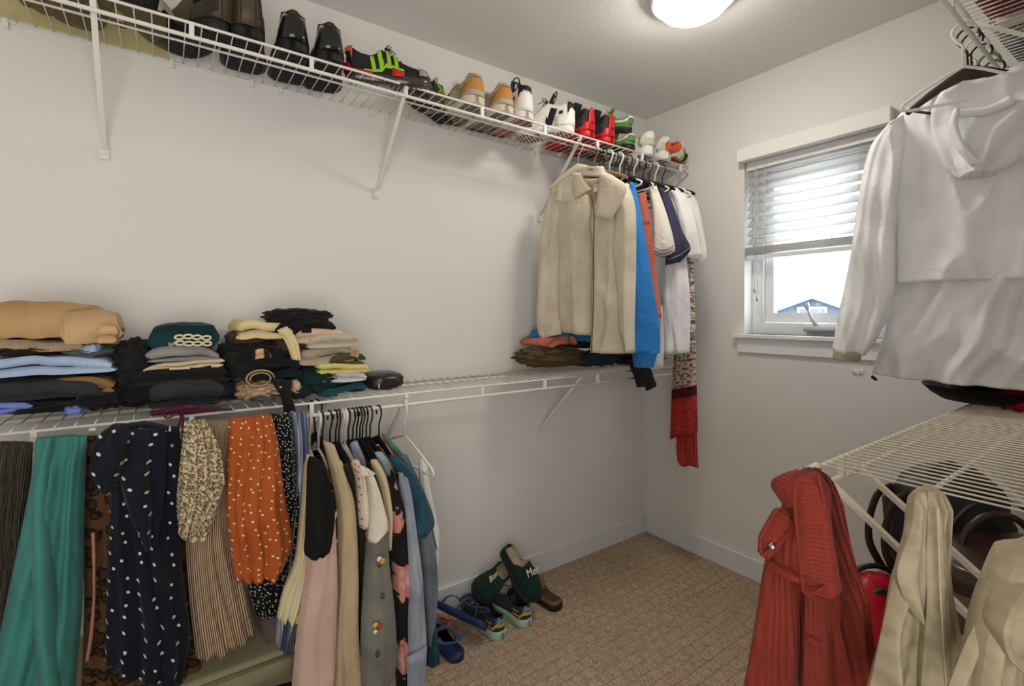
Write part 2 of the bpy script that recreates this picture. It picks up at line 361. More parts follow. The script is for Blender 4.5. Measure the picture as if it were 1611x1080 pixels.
# ------------------------------------------------------------------ window
wn = thing('window_1', None, None, (UB, WV1, WZ0), kind='structure')
def wbox(name, a, c, m, par=wn, bev=.002):
    b = MB(); b.box(a, c); o = b.go(name, m, par, smooth=False, world=True); md = o.modifiers.new('bevel', 'BEVEL'); md.width = bev; md.segments = 2; return o
wbox('sill', (UB-.035, WV0-.045, WZ0-.018), (UB+.11, WV1+.045, WZ0), SATIN)
wbox('apron', (UB-.014, WV0-.03, WZ0-.09), (UB, WV1+.03, WZ0-.018), SATIN)
b = MB(); FU = UB+.075
for a, c in (((FU, WV0, WZ0), (FU+.05, WV0+.055, WZ1)), ((FU, WV1-.055, WZ0), (FU+.05, WV1, WZ1)), ((FU, WV0+.055, WZ0), (FU+.05, WV1-.055, WZ0+.055)), ((FU, WV0+.055, WZ1-.055), (FU+.05, WV1-.055, WZ1))): b.box(a, c)
b.go('frame', SATIN, wn, smooth=False, world=True)
b = MB(); s0, s1, t0, t1 = WV0+.058, WV1-.058, WZ0+.058, WZ1-.058; SU = FU+.014
for a, c in (((SU, s0, t0), (SU+.03, s0+.04, t1)), ((SU, s1-.04, t0), (SU+.03, s1, t1)), ((SU, s0+.04, t0), (SU+.03, s1-.04, t0+.045)), ((SU, s0+.04, t1-.045), (SU+.03, s1-.04, t1))): b.box(a, c)
b.go('sash', SATIN, wn, smooth=False, world=True)
glass = bpy.data.materials.new('window_glass'); glass.use_nodes = True; N, L = nm(glass)
tr = N.new('ShaderNodeBsdfTransparent'); tr.inputs[0].default_value = (.97, .985, .98, 1); gl = N.new('ShaderNodeBsdfGlossy'); gl.inputs['Roughness'].default_value = .02; ms = N.new('ShaderNodeMixShader'); ms.inputs[0].default_value = .05
L.new(tr.outputs[0], ms.inputs[1]); L.new(gl.outputs[0], ms.inputs[2]); L.new(ms.outputs[0], N['Material Output'].inputs[0])
wbox('pane', (SU+.012, s0+.035, t0+.04), (SU+.018, s1-.035, t1-.04), glass, bev=0)
b = MB(); cv = .985
b.box((FU-.03, cv-.08, WZ0+.02), (FU, cv+.05, WZ0+.042)); b.tube([(FU-.02, cv, WZ0+.045), (FU-.028, cv+.015, WZ0+.075), (FU-.03, cv+.035, WZ0+.13)], [.009, .008, .007]); b.tube([(FU-.03, cv+.033, WZ0+.125), (FU-.03, cv+.037, WZ0+.15)], .011)
b.go('crank_handle', mat('grey_white_plastic', (205, 205, 203), .4), wn, world=True)
# blind
BL = mat('blind_white', (240, 240, 240), .5); CORD = mat('blind_cord', (215, 212, 205), .8)
N, L = nm(BL); tl = N.new('ShaderNodeBsdfTranslucent'); tl.inputs[0].default_value = (.9, .9, .9, 1); mm = N.new('ShaderNodeMixShader'); mm.inputs[0].default_value = .52; L.new(N['Principled BSDF'].outputs[0], mm.inputs[1]); L.new(tl.outputs[0], mm.inputs[2]); L.new(mm.outputs[0], N['Material Output'].inputs[0])
bl = thing('window_blind', 'white faux wood slat blind half lowered in the window on the far wall', 'blind', (UB, WV1, 1.55))
VAL = mat('blind_valance_white', (236, 234, 229), .6)
wbox('valance', (UB-.05, WV0-.02, 2.028), (UB-.002, WV1+.012, 2.092), VAL, bl)
wbox('headrail', (UB+.005, WV0+.006, 1.99), (UB+.055, WV1-.006, 2.03), SATIN, bl)
def slat(z, tilt, name='slat', m=BL):
    M = Matrix.Translation((UB+.03, 0, z)) @ Matrix.Rotation(tilt, 4, 'Y'); b = MB()
    V = []; Fc = []
    for k in range(7):
        x = -.025+.05*k/6; zz = .004*(1-((k-3)/3)**2)
        for y in (WV0+.008, WV1-.008): V += [M @ Vector((x, y, zz+.0015)), M @ Vector((x, y, zz-.0015))]
    for k in range(6):
        a = k*4; Fc += [(a, a+2, a+6, a+4), (a+1, a+5, a+7, a+3), (a, a+4, a+5, a+1), (a+2, a+3, a+7, a+6)]
    Fc += [(0, 1, 3, 2), (24, 26, 27, 25)]
    return b.add(V, Fc).go(name, m, bl, world=True)
for k in range(9): slat(1.985-k*.0425, math.radians(-50))
for k in range(8): slat(1.612-k*.0045, 0, m=SATIN)
wbox('bottom_rail', (UB+.005, WV0+.008, 1.555), (UB+.055, WV1-.008, 1.574), SATIN, bl)
for y in (WV1-.1, WV0+.1):
    b = MB()
    for x in (UB+.003, UB+.057): b.tube([(x, y, 2.0), (x, y, 1.57)], .0012, 5)
    b.go('ladder_cord', CORD, bl, world=True)
b = MB(); b.tube([(UB+.0, WV1-.05, 2.0), (UB+.0, WV1-.052, 1.42)], .0014, 5); b.tube([(UB+.0, WV1-.062, 2.0), (UB+.0, WV1-.064, 1.38)], .0014, 5); b.go('pull_cord', CORD, bl, world=True)
for z, y in ((1.42, WV1-.052), (1.38, WV1-.064)):
    b = MB(); b.tube([(UB, y, z), (UB, y, z-.012), (UB, y, z-.03)], [.003, .006, .007]); b.go('cord_tassel', mat('tassel_grey', (190, 188, 182), .5), bl, world=True)
# ------------------------------------------------------------------ outside
def quad(name, pts, m, **k): return mk(name, pts, [tuple(range(len(pts)))], m, smooth=False, **k)
b = MB(); b.box((3.5, -60, -3.4), (140, 120, -3.2)); struct(b.go('ground', mat('pale_ground', (150, 152, 150), .9), smooth=False))
def house(name, label, cx, cy, rot, wx, wy, ze, zr, wall, roof, win):
    h = thing(name, label, 'house', (cx, cy, -3.2), (0, 0, rot)); z0 = 0; e = ze+3.2; r = zr+3.2
    b = MB(); b.box((-wx, -wy, 0), (wx, wy, e)); b.add([(-wx, -wy, e), (-wx, wy, e), (-wx, 0, r-.1), (wx, -wy, e), (wx, wy, e), (wx, 0, r-.1)], [(0, 1, 2), (3, 5, 4)]); b.go('wall', wall, h, smooth=False)
    b = MB(); o = .45; th = .2; s = (r-e)/wy
    for sg in (1, -1):
        V = [(-wx-o, 0, r), (wx+o, 0, r), (wx+o, sg*(wy+o), e-o*s), (-wx-o, sg*(wy+o), e-o*s)]
        V += [(x, y, z-th) for x, y, z in V]; b.add(V, [(0, 1, 2, 3), (7, 6, 5, 4), (0, 4, 5, 1), (1, 5, 6, 2), (2, 6, 7, 3), (3, 7, 4, 0)])
    b.go('roof', roof, h, smooth=False)
    for wyy, wz in win:
        b = MB(); b.box((-wx-.08, wyy-.75, wz+3.2), (-wx+.02, wyy+.75, wz+4.2)); f = b.go('window_frame', mat('house_trim', (140, 144, 150), .6), h, smooth=False)
        b = MB(); b.box((-wx-.1, wyy-.6, wz+3.32), (-wx-.07, wyy+.6, wz+4.08)); b.go('pane', mat('house_glass', (96, 104, 118), .2), f, smooth=False)
    return h
RG = mat('grey_shingle', (100, 106, 114), .9, var=.05)
hw_ = mat('blue_grey_siding', (88, 96, 112), .9)
house('neighbor_house', 'pale blue-grey gabled house with a small window seen through the closet window', 33.5, 14.1, math.radians(22), 3.2, 2.1, 1.5, 2.35, hw_, mat('light_roof', (112, 120, 130), .8), [(0, .7)])
house('far_house', 'long low pale grey roof behind the gabled house outside the window', 47, 22, math.radians(118), 13, 4.5, .9, 2.3, hw_, RG, [])
# ------------------------------------------------------------------ ceiling lamp
LP = thing('ceiling_lamp', 'round white glass flush ceiling lamp, lit, at the top edge of the photo', 'lamp', (1.53, 1.035, H))
b = MB(); V = []; n = 40
prof = [(0, -.092), (.03, -.091), (.06, -.087), (.09, -.079), (.108, -.068), (.122, -.052), (.130, -.033), (.133, -.02)]
for r, z in prof: V += [(r*math.cos(2*math.pi*k/n), r*math.sin(2*math.pi*k/n), z) for k in range(n)]
Fc = [(i*n+k, i*n+(k+1) % n, (i+1)*n+(k+1) % n, (i+1)*n+k) for i in range(len(prof)-1) for k in range(n)]
b.add(V, Fc).go('glass_dome', mat('lit_glass', (255, 247, 236), .4, emit=LAMP_E), LP)
b = MB(); V = []
for r, z in ((.133, -.034), (.146, -.034), (.150, -.026), (.150, 0), (.1, 0)): V += [(r*math.cos(2*math.pi*k/n), r*math.sin(2*math.pi*k/n), z) for k in range(n)]
b.add(V, [(i*n+k, i*n+(k+1) % n, (i+1)*n+(k+1) % n, (i+1)*n+k) for i in range(4) for k in range(n)]).go('base_ring', SATIN, LP)
# ------------------------------------------------------------------ wire shelves
WIRE = mat('white_wire', (232, 228, 220), .35); WIREB = mat('cream_wire', (226, 217, 198), .4)
ZL, ZU = 1.013, 2.093; RODZ = .042
def shelf(label, u0, u1, vb, vf, z, step, mids, m, u_str, braces, sgn, capu=None, clips=()):
    s = thing('wire_shelf', label, 'shelf', ((u0+u1)/2, vb, z)); 
    def rod(name, a, c, r): return MB().tube([a, c], r, 8).go(name, m, s, world=True)
    rod('back_rail', (u0, vb, z-.004), (u1, vb, z-.004), .0032)
    rod('front_rail', (u0, vf, z-.004), (u1, vf, z-.004), .0042)
    for mv in mids: rod('middle_rail', (u0, mv, z-.0055), (u1, mv, z-.0055), .0035 if z > 1.5 or sgn > 0 else .006)
    rod('hang_rod', (u0, vf, z-RODZ), (u1, vf, z-RODZ), .0058)
    w0 = rod('wire', (u0+.005, vb, z), (u0+.005, vf-sgn*.001, z), .0016); k = 1
    while u0+.005+k*step < u1:
        o = w0.copy(); COL.objects.link(o); o.location.x = k*step; k += 1
    for x in u_str:
        b = MB(); b.box((x-.006, vf-.005, z-RODZ-.004), (x+.006, vf+.005, z-.002)); b.go('strut', m, s, smooth=False, world=True)
    for x, drop in braces:
        b = MB(); d = Vector((0, vb-vf, -drop)); p0 = Vector((x, vf+sgn*.01, z-.012)); p1 = Vector((x, vb+sgn*.006, z-drop))
        q = MB(); dr = (p1-p0).normalized(); up = dr.cross(Vector((1, 0, 0))).normalized()
        V = []
        for p in (p0, p1):
            for a, c in ((-.0065, -.004), (.0065, -.004), (.0065, .004), (-.0065, .004)): V.append(p+Vector((a, 0, 0))+up*c)
        q.add(V, [(0, 1, 2, 3), (7, 6, 5, 4), (0, 4, 5, 1), (1, 5, 6, 2), (2, 6, 7, 3), (3, 7, 4, 0)])
        br_ = q.go('support_brace', m, s, smooth=False, world=True)
        q = MB(); q.box((x-.011, vb+sgn*.001, z-drop-.03), (x+.011, vb+sgn*.004-.003*sgn*0, z-drop+.012)); q.tube([(x, vb, z-drop-.014), (x, vb+sgn*.007, z-drop-.014)], .005, 8); q.go('foot_plate', m, br_, smooth=False, world=True)
    for x in clips:
        q = MB(); q.box((x-.006, vb-.009, z-.024), (x+.006, vb+.009, z-.003)); q.tube([(x, vb-.012, z-.004), (x, vb+.012, z-.004)], .006, 8); q.go('wall_clip', m, s, smooth=False, world=True)
    if capu: MB().tube([(capu-.012, vf, z-.004), (capu+.012, vf, z-.004)], .0085, 12).go('end_cap', m, s, world=True, label='round white end cap')
    return s
str_ = [-.89+.315*k for k in range(11)]
cl = [uat(x, VW) for x in (10, 152, 270, 395, 440, 582, 607, 706, 727, 815, 842, 893)]
shelf('long upper white wire shelf holding shoes on the left wall', -.95, UB-.006, VW-.006, 1.60, ZU, .038, (1.72,), WIRE, [.056+.313*k for k in range(-3, 8)], [(x, .313) for x in (-.98+.02, -.1505, .681, 1.509)], -1, clips=cl)
shelf('long lower white wire shelf piled with folded clothes on the left wall', -.95, UB-.006, VW-.006, 1.60, ZL, .038, (1.79,), WIRE, [.056+.313*k for k in range(-3, 8)], [(x, .296) for x in (-.93, -.1505, .681, 1.509)], -1, clips=[uat(x, VW) for x in (706, 820, 900)])
shelf('cream wire shelf low on the right with red and oatmeal garments hung at its end', .97, UB-.006, VR+.006, .40, ZL, .0254, (.243, .06), WIREB, [1.075+.305*k for k in range(5)], [(.985, .43), (1.125, .43), (1.6, .43), (2.05, .43)], 1, capu=.955)
shelf('upper white wire shelf at the top right corner of the photo', .9, UB-.006, VR+.006, .355, ZU, .0254, (.2, .04), WIRE, [1.0+.305*k for k in range(5)], [(1.75, .4), (1.0, .4)], 1)
# small plastic hook left on the far wall under the window
hk = thing('wall_hook', 'tiny white plastic hook on the far wall below the window', 'hook', tuple(P(1350, 585, u=UB)))
q = MB(); q.box((-.006, -.02, -.008), (0, .02, .008)); q.go('plate', SATIN, hk, smooth=False)
for y in (-.012, .012): MB().tube([(0, y, 0), (-.014, y, -.002), (-.018, y, .006)], .003, 6).go('prong', SATIN, hk)
# ------------------------------------------------------------------ hangers
BLK = mat('black_velvet', (26, 25, 25), .8, bump=(500, .2, .001)); WHP = mat('white_plastic', (235, 230, 224), .35); TAUP = mat('taupe_velvet', (138, 116, 96), .7)
DBR = mat('dark_brown_plastic', (52, 36, 30), .45); CHROME = mat('chrome', (200, 200, 200), .2, metal=1); PINKW = mat('blush_plastic', (226, 205, 196), .35)
def hanger(label, style, u, v, z, rz, group=None, w=.42, m=BLK, tilt=0):
    """origin where the hook sits on the rod; the width runs along local X"""
    t = thing('clothes_hanger', label, 'hanger', (u, v, z), (0, tilt, rz), group)
    R = .0235; tr = .0027 if style != 'tube' else .0038; c = .0058 - (R-tr)
    hk = [(R*math.cos(a), 0, c+R*math.sin(a)) for a in [math.radians(d) for d in range(205, -31, -18)]]
    ex = hk[-1]; hk += [(ex[0]*.6, 0, ex[2]-.014), (.002, 0, ex[2]-.028), (0, 0, -.105)]
    MB().tube(hk, tr, 7, up=(0, 1, 0)).go('hook', CHROME if style == 'wood' else m, t)
    h = w/2; D = .035
    sh = [(-h, -.150), (-h*.93, -.140), (-h*.6, -.112), (-h*.25, -.086), (0, -.072), (h*.25, -.086), (h*.6, -.112), (h*.93, -.140), (h, -.150)]; sh = [(x, z-D) for x, z in sh]
    if style == 'tube':
        p = [(x, 0, z) for x, z in sh]+[(h*.97, 0, -.195), (h*.85, 0, -.198)]+[(h*q, 0, -.198) for q in (.4, 0, -.4)]+[(-h*.85, 0, -.198), (-h*.97, 0, -.195), (-h, 0, -.185)]
        MB().tube(p, .0042, 8, up=(0, 1, 0)).go('body', m, t)
    elif style == 'flat':
        MB().tube([(x, 0, z) for x, z in sh], [.006, .008, .011, .013, .016, .013, .011, .008, .006], 8, flat=.35, up=(0, 0, 1)).go('body', m, t)
        MB().tube([(-h*.9, 0, -.178), (-h*.6, 0, -.198), (0, 0, -.20), (h*.6, 0, -.198), (h*.9, 0, -.178)], .004, 6, flat=.6).go('bar', m, t)
    else:
        MB().tube([(x, 0, z) for x, z in sh], [.008, .012, .015, .017, .019, .017, .015, .012, .008], 10, flat=.55, up=(0, 0, 1)).go('body', m, t)
    return t
def on_lower(px): return uat(px, 1.60)
# ------------------------------------------------------------------ garments draped over the lower rod (left of the photo)
def G(name, label, cat, ln, L, R, m, group=None, **k):
    a = P(*((L[0][0]+R[0][0])/2, L[0][1]), ln=ln)
    t = thing(name, label, cat, tuple(a), group=group); t['_ln'] = 0; del t['_ln']
    k.setdefault('back', .07)
    cloth(k.pop('part', 'body'), ln, L, R, m, t, **k); return t
NAVY = fab((22, 25, 37), 'dots', (214, 208, 190), sc=32, r=.1, rnd=.5)
g = G('plisse_skirt', 'dark grey-brown crinkled pleated skirt at the far left under the lower shelf', 'skirt', VL(1.50), [(-70, 700), (-75, 850), (-80, 1090)], [(53, 697), (40, 850), (12, 1090)], fab((92, 84, 70), 'plisse', (40, 37, 32), sc=130), folds=7, amp=.006, th=.04)
g = G('fleece_trousers', 'teal fleece trousers folded over the rod at the left', 'trousers', VL(1.46), [(56, 690), (48, 760), (20, 900), (-20, 1090)], [(137, 686), (133, 800), (130, 950), (118, 1090)], fab((66, 130, 122)), folds=1.6, amp=.02, th=.05, seed=2, part='leg')
cloth('leg', VL(1.42), [(70, 690), (52, 770), (50, 900), (58, 1090)], [(84, 688), (82, 780), (88, 900), (98, 1090)], fab((66, 130, 122)), g, folds=.6, amp=.006, th=.035, seed=4)
LEO = fab((92, 62, 38), 'leopard', (30, 24, 20), (70, 46, 28), sc=34)
g = G('leopard_dress', 'rust brown leopard print dress behind the navy polka dot dress', 'dress', VL(1.52), [(135, 686), (130, 800), (132, 950), (128, 1090)], [(285, 690), (295, 860), (304, 960), (318, 1060)], LEO, folds=5, amp=.012, th=.03, back=.05, seed=3, part='skirt')
cloth('ribbon', VL(1.47), [(143, 840), (146, 930), (140, 1000), (134, 1040)], [(149, 838), (151, 930), (146, 1000), (139, 1042)], fab((176, 120, 104)), g, folds=1, amp=.001, th=.006, back=.004, label='dusty pink ribbon tie')
g = G('polka_dress', 'navy dress with small cream polka dots hanging under the shelf', 'dress', VL(1.45), [(180, 668), (172, 720), (172, 800), (168, 900), (166, 1000), (165, 1040)], [(282, 672), (288, 760), (284, 850), (292, 930), (300, 1000), (288, 1072)], NAVY, folds=3.5, amp=.016, th=.05, back=.10, wr=.014, hem=9, top=3, seed=5, part='skirt')
cloth('sleeve', VL(1.40), [(176, 668), (152, 690), (140, 740), (150, 768)], [(206, 668), (206, 700), (190, 745), (174, 776)], NAVY, g, folds=1.2, amp=.012, th=.035, seed=6, wr=.014)
cloth('bodice_fold', VL(1.395), [(194, 676), (186, 740), (200, 800), (226, 858)], [(262, 674), (262, 740), (256, 800), (250, 852)], NAVY, g, folds=1.6, amp=.018, th=.03, back=.03, seed=8, wr=.02)
STRIPE = fab((196, 172, 140), 'stripes', (92, 68, 48), sc=80, r=.35)
g = G('striped_skirt', 'tan and brown finely striped crinkled skirt between the navy and orange dresses', 'skirt', VL(1.47), [(318, 664), (300, 760), (292, 850), (298, 950), (308, 1034)], [(366, 662), (366, 780), (378, 880), (392, 950), (402, 994)], STRIPE, folds=5, amp=.008, th=.04, hem=7, seed=7, part='skirt')
CLEO = fab((206, 190, 158), 'leopard', (34, 28, 22), (170, 142, 100), sc=150)
g = G('leopard_blouse', 'cream leopard print ruffled blouse over the striped skirt', 'blouse', VL(1.41), [(290, 664), (284, 720), (278, 780), (279, 818), (284, 846)], [(326, 662), (342, 700), (352, 760), (344, 800), (330, 838)], CLEO, folds=3, amp=.012, th=.04, wr=.012, seed=9, hem=5, part='body')
cloth('ruffle', VL(1.37), [(288, 742), (284, 800), (280, 840)], [(352, 760), (346, 790), (322, 842)], CLEO, g, folds=4.5, amp=.016, th=.02, back=.03, seed=10, hem=6)
cloth('ruffle', VL(1.36), [(300, 664), (288, 720), (290, 772)], [(322, 660), (346, 706), (354, 762)], CLEO, g, folds=3.5, amp=.014, th=.02, back=.03, seed=11, hem=4)
BWD = fab((20, 20, 22), 'dots', (222, 218, 208), sc=110, r=.17, rnd=.8)
g = G('dotted_skirt', 'black skirt with tiny white dots behind the orange skirt', 'skirt', VL(1.48), [(425, 652), (415, 800), (388, 900), (398, 962)], [(458, 656), (470, 780), (462, 880), (440, 965)], BWD, folds=5, amp=.012, th=.035, hem=4, seed=12, part='skirt')
g = G('orange_skirt', 'bright orange skirt with small cream polka dots', 'skirt', VL(1.41), [(360, 658), (357, 740), (356, 800), (362, 860), (370, 913)], [(428, 654), (438, 700), (448, 780), (460, 854), (446, 897)], fab((172, 86, 38), 'dots', (232, 214, 182), sc=50, r=.11, rnd=.7), folds=4, amp=.013, th=.045, hem=5, top=2, seed=13, part='skirt')
BSTR = fab((112, 126, 150), 'multi', (60, 70, 96), (196, 196, 196), sc=70)
g = G('striped_dress', 'blue grey and navy narrow striped dress beside the black dotted skirt', 'dress', VL(1.49), [(455, 650), (456, 760), (444, 900), (434, 1016)], [(484, 650), (486, 740), (478, 880), (458, 1022)], BSTR, folds=4, amp=.01, th=.03, seed=14, part='skirt')
g = G('mauve_top', 'dull mauve top low behind the striped dress', 'top', VL(1.56), [(402, 930), (404, 975), (416, 1010)], [(448, 930), (446, 980), (440, 1024)], fab((104, 86, 84)), folds=1.5, amp=.01, th=.04, seed=15)
# straps of the maroon garment come down over the rail, see the piles
# ------------------------------------------------------------------ tops on hangers on the lower rod
def slab(t, u, m, v0=1.44, v1=1.80, z1=.83, z0=.30, th=.012):
    """the side of a garment that hangs square to the rod, from its front edge back to the wall"""
    nv, nz = 14, 16; V = []; Fc = []; uv = []
    for s_ in (1, -1):
        for i in range(nz):
            for j in range(nv):
                q = j/(nv-1); s = i/(nz-1); e = (1-(2*q-1)**2)**.5; sh = .075*abs(2*q-1)**1.5
                V.append(Vector((u+s_*th*e*(1+.5*s)+.006*noise.noise((q*5, s*4, u*40))*1.5, v0+(v1-v0)*q, (z1-sh)*(1-s)+z0*s))); uv.append((q*.36, s*(z1-z0)))
    o = nv*nz
    for i in range(nz-1):
        for j in range(nv-1):
            a = i*nv+j; Fc += [(a, a+1, a+nv+1, a+nv), (o+a, o+a+nv, o+a+nv+1, o+a+1)]
    for i in (0, nz-1):
        for j in range(nv-1): a = i*nv+j; Fc.append((a, a+1, o+a+1, o+a))
    mk('side_panel', V, Fc, m, t, uv=uv, world=True)
def top(name, label, cat, u, v, L, R, m, z0=.3, sl=True, **k):
    g = G(name, label, cat, VL(v), L, R, m, back=k.pop('back', .05), **k)
    if sl: slab(g, u, m, v0=1.47, z0=z0)
    return g
us = [on_lower(x) for x in (487, 501, 513, 526, 536, 541, 547, 556, 563, 569, 574, 579, 584, 590, 597)]
CREAMY = fab((212, 202, 164)); BKC = fab((24, 23, 22), sheen=0); PINK = fab((198, 168, 156)); BEI = fab((192, 172, 138)); OLV = fab((74, 66, 52), 'plisse', (48, 42, 34), sc=110)
WTE = fab((226, 216, 198)); CRM = fab((205, 186, 156)); GDEN = fab((96, 96, 90), 'denim', (136, 134, 124)); LDEN = fab((116, 128, 146), 'denim', (176, 182, 190)); DDEN = fab((70, 76, 82), 'denim', (124, 132, 142))
top('camisole', 'pale cream yellow strappy top first on the lower rod', 'top', us[0], 1.36, [(483, 716), (478, 790), (466, 880), (446, 930), (436, 972)], [(492, 718), (488, 800), (486, 870), (482, 940), (468, 980)], CREAMY, folds=3, amp=.012, th=.02, hem=8, seed=20)
top('pink_sweatshirt', 'dusty pink sweatshirt with its sleeve hanging forward', 'sweatshirt', us[2], 1.33, [(488, 800), (480, 900), (466, 1000), (458, 1090)], [(524, 780), (529, 880), (529, 990), (522, 1090)], PINK, folds=.9, amp=.012, th=.05, seed=22, z0=.2, part='sleeve')
top('black_vest', 'black sleeveless top over the pink sweatshirt', 'top', us[1], 1.255, [(486, 720), (482, 790), (480, 874)], [(502, 722), (520, 762), (527, 812), (522, 852), (508, 872)], BKC, folds=1.4, amp=.01, th=.03, wr=.012, seed=21, z0=.6)
g = top('beige_shirt', 'beige button cuff shirt right of the black top', 'shirt', us[3], 1.36, [(508, 694), (520, 740), (530, 800), (530, 900), (522, 1000), (514, 1090)], [(526, 700), (542, 745), (556, 786), (560, 850), (563, 980), (570, 1090)], BEI, folds=1.2, amp=.010, th=.035, seed=23, z0=.2, part='sleeve')
top('olive_cardigan', 'dark olive brown ribbed cardigan between beige and grey garments', 'cardigan', us[5], 1.42, [(536, 735), (548, 800), (556, 900), (562, 1075)], [(552, 730), (570, 775), (580, 880), (576, 1080)], OLV, folds=2, amp=.008, th=.03, seed=24, z0=.2)
top('grey_denim_shirt', 'grey green denim shirt with frayed cuff', 'shirt', us[7], 1.34, [(580, 820), (573, 900), (568, 980), (566, 1076)], [(607, 820), (614, 900), (622, 970), (624, 1050), (606, 1080)], GDEN, folds=1.1, amp=.009, th=.04, seed=25, z0=.2, part='sleeve')
g = bpy.data.objects['grey_denim_shirt']
for px, py, cols in ((598, 884, ((214, 160, 70), (220, 216, 206), (70, 76, 84))), (592, 988, ((190, 60, 60), (206, 190, 90), (226, 220, 210)))):
    q = P(px, py, v=1.283)
    for k, cc_ in enumerate(cols): MB().tube([q+Vector((.006*math.cos(k*2.1), -.001, .010*math.sin(k*2.1))), q+Vector((.006*math.cos(k*2.1), -.004, .010*math.sin(k*2.1)))], .008-.001*k, 10, up=(0, 0, 1)).go('embroidered_patch', mat('patch_%d_%d' % (px, k), cc_, .8), g, world=True)
for px, py in ((602, 938), (594, 1030)): q = P(px, py, v=1.284); MB().tube([q+Vector((.004*math.cos(a), 0, .008*math.sin(a))) for a in [2*math.pi*k/12 for k in range(13)]], .0014, 5).go('eyelet', mat('dark_thread', (40, 42, 50), .8), g, world=True)
g = top('white_tee', 'white short sleeve tee shirt with its sleeve pointing down', 'shirt', us[8], 1.33, [(578, 748), (582, 800), (579, 852)], [(586, 744), (598, 780), (610, 828), (592, 842)], WTE, folds=1, amp=.007, th=.03, seed=26, z0=.5, part='sleeve')
g = top('cherry_blouse', 'cream blouse with a bow collar dotted with red', 'blouse', us[6], 1.36, [(554, 728), (562, 760), (564, 800), (566, 830)], [(564, 724), (574, 752), (580, 800), (582, 830)], fab((220, 208, 190), 'dots', (186, 60, 62), sc=45, r=.1), folds=1.6, amp=.008, th=.02, seed=27, z0=.4)
cloth('bow', VL(1.33), [(560, 730), (563, 748)], [(577, 736), (592, 746)], fab((226, 214, 196), 'dots', (186, 60, 62), sc=45, r=.1), g, folds=1, amp=.006, th=.015, back=.012, seed=2)
top('tan_tee', 'tan tee shirt edge beside the white tee', 'shirt', us[9], 1.37, [(584, 726), (600, 770), (606, 820), (605, 862)], [(594, 724), (608, 752), (615, 800), (614, 862)], CRM, folds=1, amp=.006, th=.02, seed=28, z0=.5, part='sleeve')
FLO = fab((24, 24, 27), 'blotch', (28, 27, 30), (204, 138, 126), sc=8)
FLO = fab((30, 28, 30), 'floral', (208, 140, 130), (226, 190, 180), sc=7.5, r=.34)
top('floral_shirt', 'black shirt with large pink chrysanthemum flowers', 'shirt', us[10], 1.38, [(604, 760), (616, 830), (618, 950), (626, 1090)], [(618, 748), (634, 800), (640, 880), (640, 980), (646, 1090)], FLO, folds=1.4, amp=.010, th=.03, seed=29, z0=.2, part='sleeve')
g = top('light_denim_jacket', 'faded light blue denim jacket with frayed hem', 'jacket', us[12], 1.37, [(628, 746), (637, 860), (638, 980), (636, 1090)], [(640, 738), (652, 820), (664, 930), (671, 1020), (664, 1090)], LDEN, folds=1.4, amp=.009, th=.035, seed=30, z0=.2, part='sleeve')
cloth('cuff', VL(1.325), [(640, 1036), (641, 1090)], [(672, 1018), (668, 1090)], LDEN, g, folds=2, amp=.003, th=.018, back=.02, seed=3)
top('grey_denim_jacket', 'grey blue washed denim jacket under the teal tee', 'jacket', us[13], 1.42, [(628, 720), (648, 800), (656, 900), (664, 1004)], [(640, 716), (668, 790), (686, 890), (682, 960), (670, 1008)], DDEN, folds=1.3, amp=.010, th=.045, seed=31, z0=.25, part='sleeve')
g = top('teal_tee', 'dark teal tee shirt near the right end of the tops', 'shirt', us[14], 1.38, [(614, 720), (632, 752), (643, 800), (645, 832)], [(624, 716), (650, 742), (670, 780), (684, 824), (670, 846)], fab((44, 84, 96), 'heather', (34, 66, 78)), folds=1.2, amp=.010, th=.04, hem=3, seed=32, z0=.55, part='sleeve')
top('green_print_shirt', 'bright green print shirt edge behind the teal tee', 'shirt', us[14]+.02, 1.46, [(600, 685), (630, 730), (660, 800), (676, 850)], [(606, 683), (640, 724), (668, 780), (686, 866)], fab((50, 140, 112), 'dots', (176, 84, 60), sc=28, r=.3), folds=1, amp=.006, th=.03, seed=33, z0=.4)
g = G('teal_trousers', 'dark teal trouser leg hanging lowest at the end of the row', 'trousers', VL(1.44), [(664, 900), (664, 980), (666, 1044)], [(680, 900), (684, 980), (689, 1036)], fab((36, 70, 80), 'heather', (30, 58, 68)), folds=1, amp=.006, th=.035, part='leg', seed=34)
g = G('white_tank', 'sheer white sleeveless top last on the lower rod', 'top', VL(1.47), [(661, 722), (662, 800), (664, 900), (668, 990)], [(670, 722), (678, 780), (690, 832), (689, 900), (686, 985)], mat('sheer_white', (232, 230, 226), .8), folds=2, amp=.008, th=.02, back=.03, seed=35, part='body')
top('blue_grey_blouse', 'pale blue grey blouse collar among the black hangers', 'blouse', us[9], 1.50, [(552, 700), (560, 730), (566, 770)], [(562, 694), (576, 730), (582, 780)], fab((150, 158, 172)), folds=1, amp=.006, th=.02, seed=36, z0=.5)
top('pale_aqua_blouse', 'pale aqua blouse collar showing above the tan tee', 'blouse', us[11], 1.44, [(590, 714), (602, 738), (622, 800), (628, 860)], [(602, 712), (616, 734), (628, 770), (634, 860)], fab((158, 178, 182)), folds=1, amp=.005, th=.02, seed=37, z0=.5)
ORD = ['', '', 'first black', 'second black', 'third black', 'fourth black', '', '', 'fifth black', 'sixth black', 'seventh black', 'eighth black', 'ninth black', 'tenth black', 'eleventh black', 'rightmost black']
